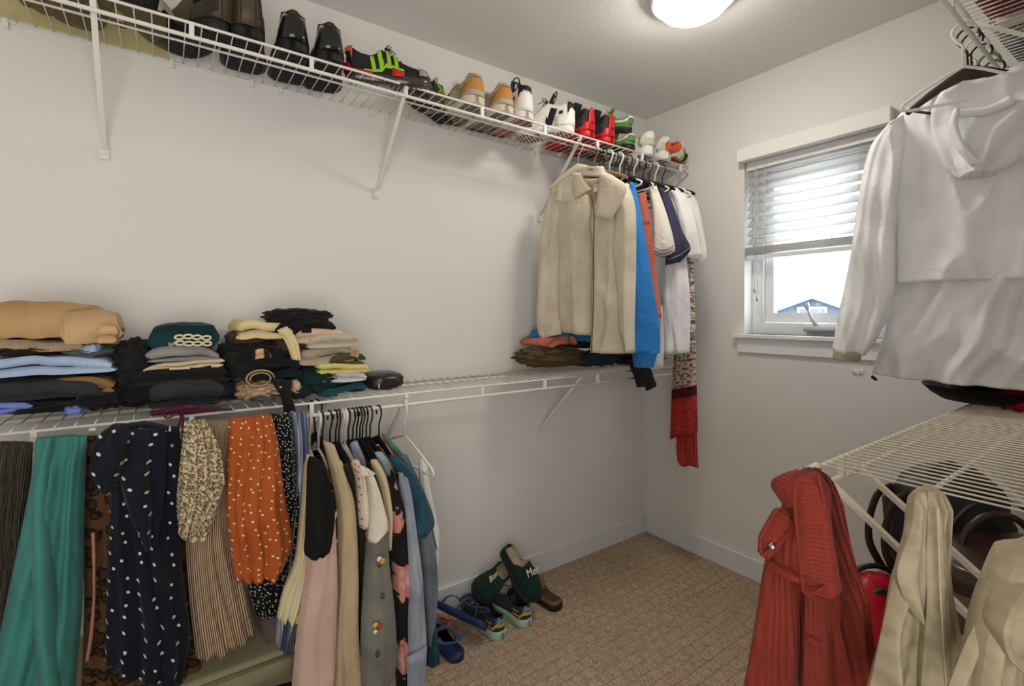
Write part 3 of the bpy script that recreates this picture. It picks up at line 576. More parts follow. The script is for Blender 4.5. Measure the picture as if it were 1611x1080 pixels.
for k, (px, st, m) in enumerate([(487, 'tube', PINKW), (501, 'tube', WHP), (507, 'flat', BLK), (519, 'flat', BLK), (528, 'flat', BLK), (533, 'flat', BLK), (538, 'tube', PINKW), (543, 'tube', WHP), (548, 'flat', BLK), (555, 'flat', BLK), (561, 'flat', BLK), (566, 'flat', BLK), (570, 'flat', BLK), (576, 'flat', BLK), (582, 'flat', BLK), (596, 'flat', BLK)]):
    lab = {487: 'blush white plastic hanger first in the row on the lower rod', 501: 'white plastic hanger hooked beside the first one on the lower rod', 538: 'blush plastic hanger in the middle of the lower row', 543: 'white plastic hanger in the middle of the lower row'}.get(px, ORD[min(k, 15)]+' velvet hanger from the left in the row of tops on the lower rod')
    hanger(lab, st, on_lower(px), 1.60, ZL-RODZ, math.pi/2+.06*math.sin(k*2.3)+math.pi, 'black hangers on the lower rod' if m is BLK else None, w=.40, m=m)
hanger('white plastic hanger apart at the end of the lower row with a sheer top', 'tube', on_lower(636), 1.60, ZL-RODZ, math.pi*1.5+.05, None, w=.42, m=WHP)
t = hanger('small white hanger tipped over the black top', 'tube', us[0]+.02, 1.37, .87, math.pi*1.5-.75, None, w=.26, m=WHP, tilt=.25)
t = hanger('lone black hook caught under the lower shelf rail', 'flat', on_lower(501), 1.64, ZL-.008, math.pi*.75, None, w=.10, m=BLK)
# ------------------------------------------------------------------ garments on the upper rod in the corner
JL = ((1.42, 1.80), (1.575, 1.36))
TAN = fab((206, 194, 173)); TAN2 = fab((178, 158, 130))
g = G('tan_jacket', 'tan zip-up jacket with pointed collar hanging first on the upper rod', 'jacket', JL, [(876, 292), (876, 400), (880, 480), (882, 522)], [(934, 285), (934, 360), (934, 450), (936, 528)], TAN, folds=1.4, amp=.012, th=.05, back=.05, wr=.008, seed=40, part='front_panel')
cloth('front_panel', JL, [(930, 330), (934, 400), (934, 480), (932, 554)], [(990, 290), (994, 360), (992, 460), (992, 556)], TAN, g, folds=1.7, amp=.014, th=.06, back=.05, wr=.008, seed=41)
JS = ((1.39, 1.80), (1.545, 1.36))
cloth('sleeve', JS, [(866, 300), (855, 350), (849, 430), (846, 490), (848, 522), (856, 534)], [(888, 284), (884, 350), (881, 430), (880, 500), (882, 520), (882, 526)], TAN, g, folds=.8, amp=.010, th=.035, back=.05, seed=42)
cloth('sleeve', JS, [(966, 300), (964, 380), (970, 460), (976, 520), (988, 552)], [(988, 288), (1000, 330), (1000, 420), (997, 500), (996, 556)], TAN, g, folds=1, amp=.014, th=.05, back=.05, seed=43)
JF = ((1.33, 1.80), (1.485, 1.36))
cloth('collar', JF, [(900, 272), (900, 290), (904, 314)], [(914, 272), (922, 286), (931, 298)], TAN, g, folds=.5, amp=.002, th=.012, back=.012, seed=44, wr=.002)
cloth('collar', JF, [(944, 272), (940, 300), (936, 340)], [(950, 272), (986, 296), (962, 347)], TAN, g, folds=.7, amp=.004, th=.015, back=.012, seed=45, wr=.003)
cloth('shoulder_yoke', JS, [(886, 284), (874, 300), (872, 320)], [(914, 270), (916, 290), (916, 322)], TAN, g, folds=.5, amp=.003, th=.03, back=.05, seed=46)
cloth('shoulder_yoke', JS, [(948, 268), (950, 300), (954, 330)], [(964, 276), (990, 296), (994, 334)], TAN, g, folds=.5, amp=.003, th=.03, back=.05, seed=47)
cloth('lining', ((1.40, 1.80), (1.555, 1.36)), [(914, 282), (920, 300), (932, 330)], [(950, 280), (952, 300), (946, 332)], TAN2, g, folds=.5, amp=.003, th=.012, back=.03, seed=48)
cloth('cuff', ((1.375, 1.80), (1.53, 1.36)), [(847, 508), (855, 533)], [(882, 504), (883, 526)], TAN, g, folds=.5, amp=.001, th=.03, back=.03, seed=3)
def ptube(name, pts, ln, r, m, par, off=0):
    d = Vector((ln[1][0]-ln[0][0], ln[1][1]-ln[0][1], 0)).normalized(); n = Vector((-d.y, d.x, 0))
    if n.dot(P(*pts[0], ln=ln)-CAM) > 0: n = -n
    return MB().tube([P(*q, ln=ln)+n*off for q in catmull(pts, 20)], r, 6).go(name, m, par, world=True)
ptube('zip', [(930, 306), (935, 335), (934, 400), (934, 470), (931, 554)], JF, .0022, mat('brown_zip', (92, 72, 54), .5), g, off=.002)
o0 = P(940, 297, ln=((1.37, 1.80), (1.525, 1.36)))
LB = MB().box((-.014, -.0008, -.015), (.014, .0008, .015)).go('size_label', mat('label_white', (226, 224, 218), .8), g, smooth=False); LB.location = o0-OFF[g.name]+Vector((-.012, -.006, 0)); LB.rotation_euler = (0, 0, math.radians(-70))
text('label_print', 'OLD NAVY', .0062, mat('ink', (40, 38, 36), .8), LB, (0, -.0011, .008), (math.pi/2, 0, 0), ext=.0002)
hanger('ivory wooden hanger with an oval emblem inside the tan jacket', 'wood', 1.50, 1.60, ZU-RODZ, math.radians(-72), None, w=.30, m=mat('ivory_wood', (216, 204, 182), .5))
hw = thing('hanger_collar', 'broad ivory hanger top with an oval script emblem above the tan jacket', 'hanger', tuple(P(932, 270, ln=JF)))
cloth('plate', JF, [(916, 262), (913, 276)], [(950, 262), (955, 278)], mat('ivory_wood', (216, 204, 182), .5), hw, folds=.3, amp=0, th=.012, back=.02, wr=0)
MB().tube([P(933+9*math.cos(a), 266.5+3.6*math.sin(a), ln=JF)+Vector((-.013, -.005, 0)) for a in [math.pi*k/12 for k in range(25)]], .0006, 5).go('emblem_ring', mat('ink', (40, 38, 36), .8), hw, world=True)
text('emblem_script', 'Jabor', .012, mat('ink', (40, 38, 36), .8), hw, P(933, 266.5, ln=JF)-OFF[hw.name]+Vector((-.0135, -.005, -.001)), (math.pi/2, 0, math.radians(-72)), shear=.3, ext=.0003)
def US(u): return ((u-.05, 1.80), (u+.03, 1.36))
BLU = fab((52, 124, 196)); RUST = fab((178, 96, 80)); OFFW = fab((222, 216, 204)); NAVT = fab((62, 64, 88)); WW = fab((232, 230, 226)); WW2 = fab((224, 220, 212))
g = G('blue_sweatshirt', 'bright blue sweatshirt behind the tan jacket', 'sweatshirt', US(1.66), [(988, 284), (990, 350), (988, 450), (988, 530), (994, 556)], [(998, 288), (1010, 350), (1026, 440), (1038, 520), (1038, 556)], BLU, folds=.9, amp=.01, th=.05, back=.03, wr=.008, seed=50, part='sleeve')
cloth('cuff', US(1.65), [(994, 550), (998, 577)], [(1036, 552), (1028, 578)], BLU, g, folds=3, amp=.002, th=.035, back=.02, seed=3)
cloth('body', US(1.69), [(930, 300), (925, 400), (925, 545)], [(994, 290), (1000, 400), (1010, 556)], BLU, g, folds=2, amp=.01, th=.012, back=.012, seed=4)
g = G('rust_sweatshirt', 'rust red sweatshirt with black letters on the sleeve', 'sweatshirt', US(1.735), [(1002, 305), (1008, 350), (1020, 430), (1030, 500)], [(1016, 303), (1024, 350), (1032, 430), (1041, 500)], RUST, folds=.8, amp=.006, th=.03, back=.02, seed=51, part='sleeve')
text('sleeve_letters', 'LAYB', .021, mat('ink', (40, 38, 36), .8), g, P(1014, 352, ln=US(1.69))-OFF[g.name], (math.pi/2, math.radians(4), math.radians(-78)), ext=.0006)
g = G('cream_long_shirt', 'cream shirt tail hanging below the blue cuff', 'shirt', US(1.76), [(1000, 520), (998, 560), (1000, 578)], [(1042, 480), (1045, 540), (1043, 579)], OFFW, folds=1.2, amp=.006, th=.015, back=.015, seed=52)
g = G('striped_cuff_tee', 'off-white tee shirt with navy striped sleeve hem', 'shirt', US(1.80), [(1020, 294), (1026, 340), (1030, 400)], [(1032, 290), (1050, 340), (1062, 394), (1042, 404)], OFFW, folds=1, amp=.006, th=.03, back=.02, seed=53, part='sleeve')
for k, y in enumerate((390, 395, 400)): ptube('hem_stripe', [(1030, y-1), (1042, y+5), (1054, y+3), (1062, y-3)], US(1.775), .0016, mat('navy_trim', (44, 46, 62), .8), g, off=.012)
g = G('navy_tee', 'slate navy polo tee shirt with pale striped sleeve hem', 'shirt', US(1.87), [(1032, 290), (1046, 340), (1048, 400), (1046, 418)], [(1044, 288), (1058, 320), (1074, 364), (1087, 392), (1070, 412)], NAVT, folds=1.1, amp=.008, th=.03, back=.02, seed=54, part='sleeve')
ptube('hem_stripe', [(1052, 409), (1070, 402), (1087, 390)], US(1.84), .0014, mat('pale_trim', (190, 184, 180), .8), g, off=.008)
g = G('white_blouse', 'white blouse with a loose ruffled sleeve second from the wall', 'blouse', US(1.96), [(1044, 290), (1056, 330), (1066, 370), (1074, 405)], [(1066, 296), (1082, 316), (1096, 360), (1104, 404)], WW, folds=1.6, amp=.010, th=.035, back=.03, seed=55, hem=4, part='sleeve')
g = G('sheer_white_shirt', 'sheer white shirt hanging nearest the far wall', 'shirt', US(2.05), [(1060, 294), (1078, 330), (1084, 370), (1084, 410)], [(1076, 296), (1096, 316), (1106, 360), (1112, 400), (1106, 412)], WW2, folds=2, amp=.008, th=.03, back=.02, seed=56, hem=4, part='sleeve')
g = G('long_white_tee', 'long white tee shirt with a pale green hem', 'shirt', US(1.90), [(1038, 405), (1042, 480), (1040, 556)], [(1080, 400), (1086, 480), (1085, 556)], fab((234, 230, 232)), folds=2.2, amp=.008, th=.03, back=.02, seed=57)
ptube('green_hem', [(1044, 556), (1064, 557), (1085, 554)], US(1.88), .003, mat('pale_green', (142, 190, 150), .8), g, off=.004)
DR = fab((150, 60, 50), 'bands', sc=1.02)
g = G('patterned_dress', 'long cream and maroon patterned dress with a red hem in the corner', 'dress', US(2.02), [(1078, 398), (1066, 500), (1058, 600), (1054, 690)], [(1090, 398), (1094, 500), (1096, 600), (1098, 680)], DR, folds=2.2, amp=.014, th=.035, back=.03, seed=58, hem=4, part='skirt')
cloth('underskirt', US(2.06), [(1070, 500), (1068, 620), (1064, 700), (1066, 728)], [(1090, 500), (1094, 620), (1097, 700), (1099, 737)], fab((168, 46, 40), 'dots', (206, 150, 130), sc=90, r=.15), g, folds=1.6, amp=.012, th=.02, back=.02, seed=59, hem=5)
for k, (u, st, m, lab) in enumerate([(1.60, 'flat', TAUP, 'taupe velvet hanger just behind the tan jacket'), (1.635, 'flat', BLK, None), (1.66, 'flat', BLK, None), (1.70, 'tube', WHP, 'white plastic hanger just behind the blue sweatshirt'), (1.735, 'flat', BLK, None), (1.77, 'tube', WHP, 'white plastic hanger holding the striped-hem tee'), (1.80, 'flat', BLK, None), (1.835, 'flat', BLK, None), (1.87, 'tube', PINKW, 'blush plastic hanger in the middle of the upper row'), (1.94, 'flat', BLK, None), (1.985, 'flat', BLK, None), (2.03, 'tube', WHP, 'white plastic hanger holding the sheer white shirt'), (2.09, 'flat', BLK, None)]):
    hanger(lab or ['', 'first', 'second', '', 'third', '', 'fourth', 'fifth', '', 'sixth', 'seventh', '', 'last'][k]+' black velvet hanger from the left on the upper corner rod', st, u, 1.60, ZU-RODZ, math.pi*1.5+.08*math.sin(k*1.9), 'black hangers on the upper rod' if m is BLK else None, w=.40, m=m)
# ------------------------------------------------------------------ right side: white anorak on the upper rod
AK = fab((246, 247, 249), sheen=.05)
AL = ((1.78, .80), (1.93, .20))
def AO(d): return ((AL[0][0]-d, AL[0][1]), (AL[1][0]-d, AL[1][1]))
g = G('white_anorak', 'white hooded anorak hanging in front of the window at the right', 'jacket', AL, [(1402, 425), (1399, 470), (1390, 520), (1372, 588)], [(1710, 415), (1710, 480), (1712, 520), (1714, 620)], AK, folds=3.2, amp=.026, th=.08, back=.08, wr=.016, seed=60, part='lower_body', nr=50, nc=70)
cloth('back_yoke', AO(.02), [(1470, 156), (1408, 190), (1402, 300), (1404, 400), (1406, 447)], [(1640, 120), (1700, 180), (1710, 300), (1710, 380), (1712, 438)], AK, g, folds=1.7, amp=.016, th=.085, back=.08, wr=.014, seed=68, nr=60, nc=60)
cloth('sleeve', AO(.05), [(1418, 182), (1372, 226), (1352, 300), (1338, 400), (1318, 500), (1309, 551)], [(1444, 178), (1420, 260), (1410, 360), (1408, 470), (1382, 530), (1361, 560)], AK, g, folds=1.3, amp=.016, th=.06, back=.06, wr=.016, seed=62, nr=60, nc=30)
cloth('cuff', AO(.085), [(1312, 549), (1309, 564)], [(1357, 556), (1353, 570)], fab((176, 162, 146)), g, folds=3, amp=.002, th=.05, back=.10, seed=4, wr=0, label='taupe elastic cuff')
cloth('hood', AO(.12), [(1476, 150), (1464, 180), (1468, 222), (1484, 260), (1506, 282)], [(1640, 90), (1650, 150), (1640, 200), (1612, 248), (1562, 276)], AK, g, folds=1.4, amp=.016, th=.07, back=.09, wr=.024, seed=63, nr=44, nc=44)
cloth('hood_rim', AO(.2), [(1500, 172), (1492, 196), (1502, 230), (1528, 262)], [(1512, 172), (1508, 200), (1524, 236), (1550, 258)], AK, g, folds=.5, amp=.004, th=.018, back=.03, wr=.006, seed=64)
cloth('hood_rim', AO(.2), [(1500, 172), (1550, 168), (1590, 150)], [(1506, 186), (1552, 180), (1596, 164)], AK, g, folds=.5, amp=.003, th=.014, back=.02, wr=.004, seed=65)
cloth('hood_peak', AO(.13), [(1556, 128), (1548, 150), (1540, 180)], [(1600, 114), (1624, 140), (1640, 184)], AK, g, folds=1.3, amp=.012, th=.05, back=.05, wr=.01, seed=66)
MB().tube([P(1371, 592, ln=AO(.03)), P(1377, 597, ln=AO(.03)), P(1380, 597, ln=AO(.03))], .005, 8).go('cord_lock', mat('black_plastic', (20, 20, 20), .4), g, world=True)
for k, (u, m, st, rz, lab) in enumerate([(1.72, WHP, 'tube', .35, 'white plastic hanger nearest the window on the upper right rod'), (1.76, DBR, 'flat', .1, 'dark brown hanger first on the upper right rod'), (1.80, DBR, 'flat', -.15, 'dark brown hanger inside the white anorak'), (1.85, WHP, 'tube', .2, 'white plastic hanger under the white anorak'), (1.90, BLK, 'flat', -.1, 'black hanger behind the white anorak'), (1.99, mat('green_plastic', (96, 150, 70), .4), 'tube', .1, 'green plastic hanger behind the anorak hood'), (2.05, DBR, 'flat', 0, 'dark brown hanger nearest the far wall on the upper right rod')]):
    hanger(lab, st, u, .355, ZU-RODZ, math.pi*.5+rz, None, w=.26, m=m)
# ------------------------------------------------------------------ right side: red and oatmeal garments hung at the end of the cream shelf
RED = fab((140, 56, 44), 'rib', sc=70, r=.06); RED2 = fab((146, 58, 46), 'rib', sc=48, r=1.25); RED3 = fab((138, 52, 40))
g = G('red_dress', 'rust red rib knit collared dress hung on the end of the cream shelf', 'dress', DL(.80), [(1262, 745), (1234, 840), (1208, 893), (1190, 990), (1170, 1092)], [(1290, 738), (1310, 810), (1330, 890), (1352, 970), (1374, 1092)], RED, folds=4.5, amp=.013, th=.03, back=.045, seed=70, nr=60, nc=50, part='skirt')
cloth('bodice', DL(.775), [(1262, 745), (1240, 800), (1218, 850), (1208, 884)], [(1288, 742), (1292, 800), (1300, 850), (1306, 890)], RED, g, folds=2, amp=.008, th=.05, back=.04, seed=71)
cloth('waist_seam', DL(.765), [(1209, 881), (1207, 889)], [(1256, 884), (1256, 893)], RED3, g, folds=.5, amp=.001, th=.05, back=.02, wr=0, seed=3)
cloth('collar', DL(.735), [(1252, 756), (1250, 778), (1254, 820), (1258, 880), (1266, 938)], [(1284, 742), (1294, 780), (1302, 830), (1311, 880), (1318, 912)], RED2, g, folds=.7, amp=.007, th=.02, back=.02, seed=72, wr=.004)
cloth('collar', DL(.76), [(1222, 770), (1224, 758), (1240, 749), (1262, 742)], [(1236, 800), (1240, 784), (1256, 772), (1282, 762)], RED2, g, folds=.5, amp=.004, th=.022, back=.03, seed=73, wr=.004)
cloth('collar', DL(.77), [(1224, 800), (1206, 828), (1196, 850), (1199, 876)], [(1244, 806), (1240, 838), (1222, 858), (1204, 870)], RED2, g, folds=.5, amp=.004, th=.012, back=.02, seed=74, wr=.003)
cloth('sleeve', DL(.775), [(1290, 740), (1304, 830), (1316, 900), (1326, 970), (1328, 1092)], [(1300, 756), (1322, 850), (1346, 940), (1360, 1020), (1378, 1092)], RED, g, folds=1.6, amp=.010, th=.03, back=.05, seed=75)
cloth('placket', DL(.745), [(1268, 930), (1266, 1000), (1264, 1092)], [(1296, 920), (1302, 1000), (1300, 1092)], RED, g, folds=1, amp=.006, th=.012, back=.02, seed=76)
cloth('pocket_flap', DL(.74), [(1268, 1000), (1268, 1008)], [(1290, 1004), (1290, 1012)], RED3, g, folds=.5, amp=.001, th=.01, back=.01, wr=0, seed=3)
MB().tube([P(1215, 861, d=.755), P(1215, 861, d=.75)], .006, 12, up=(0, 0, 1)).go('snap_button', CHROME, g, world=True, label='small silver snap')
for pts, d in (([(1252, 756), (1250, 790), (1255, 850), (1260, 900), (1266, 938), (1290, 926), (1318, 912), (1308, 860), (1298, 800), (1286, 745)], .712), ([(1224, 800), (1206, 828), (1196, 850), (1199, 876), (1206, 870), (1222, 858), (1240, 838)], .752)):
    ptube('collar_edging', pts, DL(d), .0022, RED3, g)
OAT = fab((186, 173, 144), 'heather', (160, 147, 120))
g = G('oatmeal_sweatshirt', 'oatmeal fleece sweatshirt with a long sleeve hung beside the red dress', 'sweatshirt', DL(.68), [(1458, 768), (1443, 780), (1434, 812), (1426, 860), (1406, 910), (1390, 980), (1366, 1092)], [(1470, 767), (1480, 782), (1486, 830), (1492, 890), (1500, 950), (1508, 1020), (1500, 1092)], OAT, folds=3.2, amp=.013, th=.022, back=.025, wr=.006, seed=80, nr=64, nc=60, part='body')
cloth('sleeve', DL(.655), [(1460, 772), (1460, 800), (1458, 880), (1458, 960), (1448, 1092)], [(1472, 774), (1484, 820), (1490, 890), (1496, 980), (1496, 1092)], OAT, g, folds=1.1, amp=.006, th=.012, back=.02, wr=.004, seed=81)
cloth('sleeve', DL(.66), [(1440, 786), (1434, 830), (1412, 896), (1418, 930), (1438, 972)], [(1458, 774), (1455, 830), (1456, 900), (1454, 940), (1448, 976)], OAT, g, folds=.8, amp=.007, th=.014, back=.02, wr=.008, seed=82)
ptube('seam', [(1475, 800), (1477, 860), (1480, 940), (1486, 1040), (1490, 1090)], DL(.638), .0012, mat('oat_seam', (206, 194, 168), .9), g)
g = G('oatmeal_hoodie', 'oatmeal fleece hoodie at the bottom right corner of the photo', 'sweatshirt', DL(.58), [(1622, 846), (1590, 890), (1556, 945), (1520, 1010), (1484, 1100)], [(1700, 830), (1730, 900), (1730, 1000), (1730, 1100)], OAT, folds=4.2, amp=.012, th=.022, back=.025, wr=.006, seed=83, nr=54, nc=60, part='body')
cloth('sleeve', DL(.56), [(1618, 860), (1592, 900), (1560, 980), (1540, 1092)], [(1650, 850), (1630, 920), (1604, 1000), (1590, 1092)], OAT, g, folds=1, amp=.006, th=.012, back=.04, wr=.004, seed=85)
cloth('hood', DL(.54), [(1612, 930), (1588, 965), (1578, 1000), (1588, 1036), (1616, 1064)], [(1680, 900), (1690, 960), (1700, 1000), (1700, 1040), (1690, 1070)], OAT, g, folds=2.2, amp=.008, th=.02, back=.05, wr=.008, seed=84)
# ------------------------------------------------------------------ bags under the cream shelf
REDN = mat('red_nylon', (168, 16, 34), .45, bump=(14, .5, .01)); BLKN = mat('black_nylon', (30, 30, 33), .55, bump=(120, .3, .002)); PIP = mat('black_piping', (28, 26, 24), .4)
def at0(px, py, d): return P(px, py, d=d)
BEAMS = mat('storage_wood', (196, 188, 172), .6)
c = at0(1368, 985, 1.28)
g = thing('red_bag', 'round red nylon bag with black piping under the cream shelf', 'bag', (c.x, c.y, 0))
blob('body', (c.x, c.y, .30), (.17, .10, .298), REDN, g, e=2.5, amp=.05, sc=2, seed=2, world=True)
ang = math.atan2(-RT.x, RT.y); M = Matrix.Rotation(AN-math.pi/2, 4, 'Z')
MB().tube([Vector((c.x, c.y, .32)) - FW*.055 + RT*(.135*math.cos(a)) + Vector((0, 0, .27*math.sin(a))) for a in [math.pi*k/24 for k in range(0, 25)]], .007, 8).go('piping', PIP, g, world=True)
MB().tube([Vector((c.x, c.y, .32)) + FW*.03 + RT*(.15*math.cos(a)+.03) + Vector((0, 0, .29*math.sin(a))) for a in [math.pi*k/24 for k in range(0, 25)]], .007, 8).go('piping', PIP, g, world=True)
c = at0(1490, 850, 1.36); zb = c.z-.12
ST = (1.75, .28, .36)
g = thing('backpack', 'black backpack with a silver zip pull under the cream shelf', 'backpack', (c.x, c.y, zb))
blob('body', (c.x, c.y, zb+.15), (.16, .13, .17), BLKN, g, e=2.6, amp=.10, sc=2.6, seed=7, world=True)
blob('front_pocket', Vector((c.x, c.y, zb+.10))-FW*.09+RT*.03, (.10, .08, .09), BLKN, g, e=2.8, amp=.08, sc=2, seed=9, world=True)
MB().tube([Vector((c.x, c.y, zb+.17))-FW*.125+RT*(.12*math.cos(a)+.01)+Vector((0, 0, .11*math.sin(a))) for a in [math.pi*k/20 for k in range(21)]], .004, 6).go('zip', mat('zip_dark', (70, 70, 72), .4), g, world=True)
MB().tube([Vector((c.x, c.y, zb+.29))+RT*(.05*math.cos(a))+Vector((0, 0, .045*math.sin(a))) for a in [math.pi*k/12 for k in range(13)]], .007, 8).go('handle', BLKN, g, world=True)
q = Vector((c.x, c.y, zb))-FW*.185+RT*.075
MB().tube([q+Vector((0, 0, .14)), q+Vector((0, 0, .125)), q+Vector((0, 0, .10)), q+Vector((0, 0, .09))], [.004, .007, .009, .006], 8, flat=.5).go('zip_pull', CHROME, g, world=True)
for s_ in (-1, 1):
    MB().tube(catmull([Vector((c.x, c.y, zb))-RT*.15+FW*.03*s_+Vector((0, 0, z)) - RT*x for z, x in ((.26, -.02), (.24, .02), (.17, .045), (.10, .045), (.03, .01))], 16), .011, 8, flat=.4).go('shoulder_strap', mat('strap_brown_edge', (62, 44, 36), .6), g, world=True)
for k in range(3):
    MB().tube([Vector((c.x, c.y, zb+.2-.03*k))-FW*(.135)+RT*(-.06+.03*k), Vector((c.x, c.y, zb+.19-.03*k))-FW*.14+RT*(-.04+.03*k), Vector((c.x, c.y, zb+.17-.03*k))-FW*.14+RT*(-.03+.03*k)], .0015, 5).go('print_line', mat('print_white', (150, 150, 150), .8), g, world=True)
LTH = mat('brown_crocodile', (84, 46, 30), .22, coat=.5, spec=.6); N, L = nm(LTH); tc = N.new('ShaderNodeTexCoord'); vo = N.new('ShaderNodeTexVoronoi'); vo.inputs['Scale'].default_value = 34; mp = N.new('ShaderNodeMapping'); mp.inputs['Scale'].default_value = (1, 1, .55); L.new(tc.outputs['Object'], mp.inputs[0]); L.new(mp.outputs[0], vo.inputs['Vector'])
vo.feature = 'DISTANCE_TO_EDGE'; bp = N.new('ShaderNodeBump'); bp.inputs['Strength'].default_value = .7; bp.inputs['Distance'].default_value = .006; L.new(vo.outputs['Distance'], bp.inputs['Height']); L.new(bp.outputs[0], N['Principled BSDF'].inputs['Normal'])
c = at0(1570, 935, 1.16)
g = thing('leather_bag', 'glossy brown crocodile leather bag under the cream shelf', 'bag', (c.x, c.y, c.z-.11))
blob('body', (c.x, c.y, c.z), (.20, .12, .11), LTH, g, e=3.2, amp=.05, sc=2, seed=4, world=True)
blob('flap', Vector((c.x, c.y, c.z+.075))-FW*.02, (.19, .125, .05), mat('dark_brown_leather', (58, 34, 26), .35, coat=.3), g, e=3, amp=.04, sc=2, seed=5, world=True)
MB().tube([Vector((c.x, c.y, c.z+.10))+RT*(.09*math.cos(a))+Vector((0, 0, .09*math.sin(a))) for a in [math.pi*k/14 for k in range(15)]], .008, 8).go('handle', mat('dark_brown_leather', (58, 34, 26), .35), g, world=True)
bk = MB(); q = Vector((c.x, c.y, c.z+.05))-FW*.135+RT*.02
bk.tube([q+RT*x+Vector((0, 0, z)) for x, z in ((-.014, -.01), (.014, -.01), (.014, .01), (-.014, .01), (-.014, -.01))], .002, 6).go('buckle', mat('brass', (190, 150, 80), .3, metal=1), g, world=True)
c2 = at0(1540, 1010, 1.2)
blob('maroon_pouch', (c2.x, c2.y, c2.z-.03), (.14, .10, .09), mat('maroon_leather', (110, 28, 32), .4), None, e=2.8, amp=.06, seed=6, label='maroon pouch below the brown crocodile bag', cat='pouch')
# a plain bench carries the bags; only glimpsed between the garments
zb = min(c.z-.11, 9)
for (px, py, d, r, sd, lab) in ((1530, 1050, 1.10, (.16, .12, .10), 8, 'light blue denim heap low between the oatmeal garments'), (1378, 1060, 1.22, (.13, .12, .12), 9, 'light blue denim heap below the red bag')):
    c3 = P(px, py, d=d); blob('denim_heap', (c3.x, c3.y, max(c3.z, r[2])), r, LDEN, None, e=2.2, amp=.2, sc=4, ridge=.05, seed=sd, label=lab, cat='clothes')
# storage cube bases that the bags stand on
def crate(label, c, r, z1, m):
    g = thing('storage_box', label, 'box', (c.x, c.y, 0), (0, 0, 0))
    MB().box((-r[0], -r[1], 0), (r[0], r[1], z1-.03)).go('body', m, g, smooth=False); MB().box((-r[0]-.006, -r[1]-.006, z1-.03), (r[0]+.006, r[1]+.006, z1)).go('lid', m, g, smooth=False)
BOX = mat('brown_cardboard', (120, 92, 66), .8)
crate('dark cardboard box under the black backpack', at0(1490, 850, 1.36), (.15, .13), at0(1490, 850, 1.36).z-.12, BOX)
crate('dark cardboard box under the brown crocodile bag', c, (.16, .12), c.z-.11-.005, BOX)
# things on the cream shelf
h0 = P(1545, 634, z=ZL+.004)
g = thing('felt_hat', 'black felt hat with an upturned brim on the cream shelf under the anorak', 'hat', (h0.x+.02, h0.y-.03, ZL+.002))
HB = fab((22, 20, 20)); V = []; n = 40; prof = [(.001, .012), (.08, .010), (.13, .012), (.155, .030), (.175, .052), (.17, .056), (.15, .036), (.12, .022), (.11, .10), (.09, .125), (.05, .13), (.001, .13)]
for r, z in prof: V += [(r*math.cos(2*math.pi*k/n)*1.15, r*math.sin(2*math.pi*k/n), z) for k in range(n)]
Fc = [(i*n+k, i*n+(k+1) % n, (i+1)*n+(k+1) % n, (i+1)*n+k) for i in range(len(prof)-1) for k in range(n)]
mk('felt', V, Fc, HB, g, uv=[(v[0], v[1]) for v in V]); MB().tube([(.122*math.cos(a)*1.1, .112*math.sin(a), .035) for a in [2*math.pi*k/30 for k in range(31)]], .004, 6, flat=2.5).go('band', HB, g)
r0 = P(1612, 632, z=ZL+.03)
blob('red_scarf', (r0.x, r0.y, ZL+.038), (.07, .06, .036), fab((168, 26, 32)), None, e=2.2, amp=.25, sc=4, ridge=.08, seed=3, label='crumpled red scarf beside the black hat on the cream shelf', cat='scarf')
# things on the upper right shelf
folded('blanket', 1.66, 1.86, ZU+.003, ZU+.12, .02, .33, fab((120, 44, 46)), n=3, seed=4, label='folded maroon blanket on the upper right shelf', cat='blanket')
g = thing('shoe_box', 'white box beside the maroon blanket on the upper right shelf', 'box', (1.90, .18, ZU+.003)); MB().box((-.03, -.14, 0), (.03, .14, .10)).go('body', mat('white_card', (226, 222, 216), .7), g, smooth=False); MB().box((-.033, -.143, .085), (.033, .143, .112)).go('lid', mat('white_card', (226, 222, 216), .7), g, smooth=False)
folded('knit_blanket', 1.95, 2.08, ZU+.003, ZU+.11, .02, .33, fab((104, 102, 92), 'blotch', (170, 168, 156), (60, 60, 58), sc=60), n=2, seed=5, label='grey and cream patterned blanket on the upper right shelf', cat='blanket')
folded('sweater', 2.09, 2.25, ZU+.003, ZU+.10, .02, .33, fab((84, 92, 104)), n=2, seed=6, label='slate blue sweater at the wall end of the upper right shelf', cat='sweater')
# ------------------------------------------------------------------ piles on the lower left shelf
def pile(name, label, cat, x0, y0, x1, y1, m, n=2, v0=1.615, v1=1.86, seed=0, z0=None, **k):
    a = P(x0, y1, v=v0); b = P(x1, y0, v=v0)
    zl = max(ZL+.004, a.z if z0 is None else z0); rr = random.Random(seed*13+1)
    k.setdefault('slope', rr.uniform(-.016, .010)); k.setdefault('amp', .8); k.setdefault('drop', rr.uniform(.25, .5)); v0 += rr.uniform(-.004, .012)
    return folded(name, a.x, b.x, zl, max(b.z, zl+.012), v0, v1, m, n=n, seed=seed, label=label, cat=cat, **k)
def heap(name, label, cat, x0, y0, x1, y1, m, v0=1.62, dep=.12, seed=0, **k):
    a = P(x0, y1, v=v0); b = P(x1, y0, v=v0); zl = max(ZL+.004, a.z); r = ((b.x-a.x)/2*1.05, dep, max(.008, (b.z-zl)/2*1.04))
    k.setdefault('an', 1.35); k.setdefault('nu', 56); k.setdefault('nv', 34); k.setdefault('amp', .24); k.setdefault('sc', 3.2); k.setdefault('ridge', .09)
    return blob(name, ((a.x+b.x)/2, v0+dep, zl+r[2]*.96), r, m, None, e=2.5, seed=seed, label=label, cat=cat, **k)
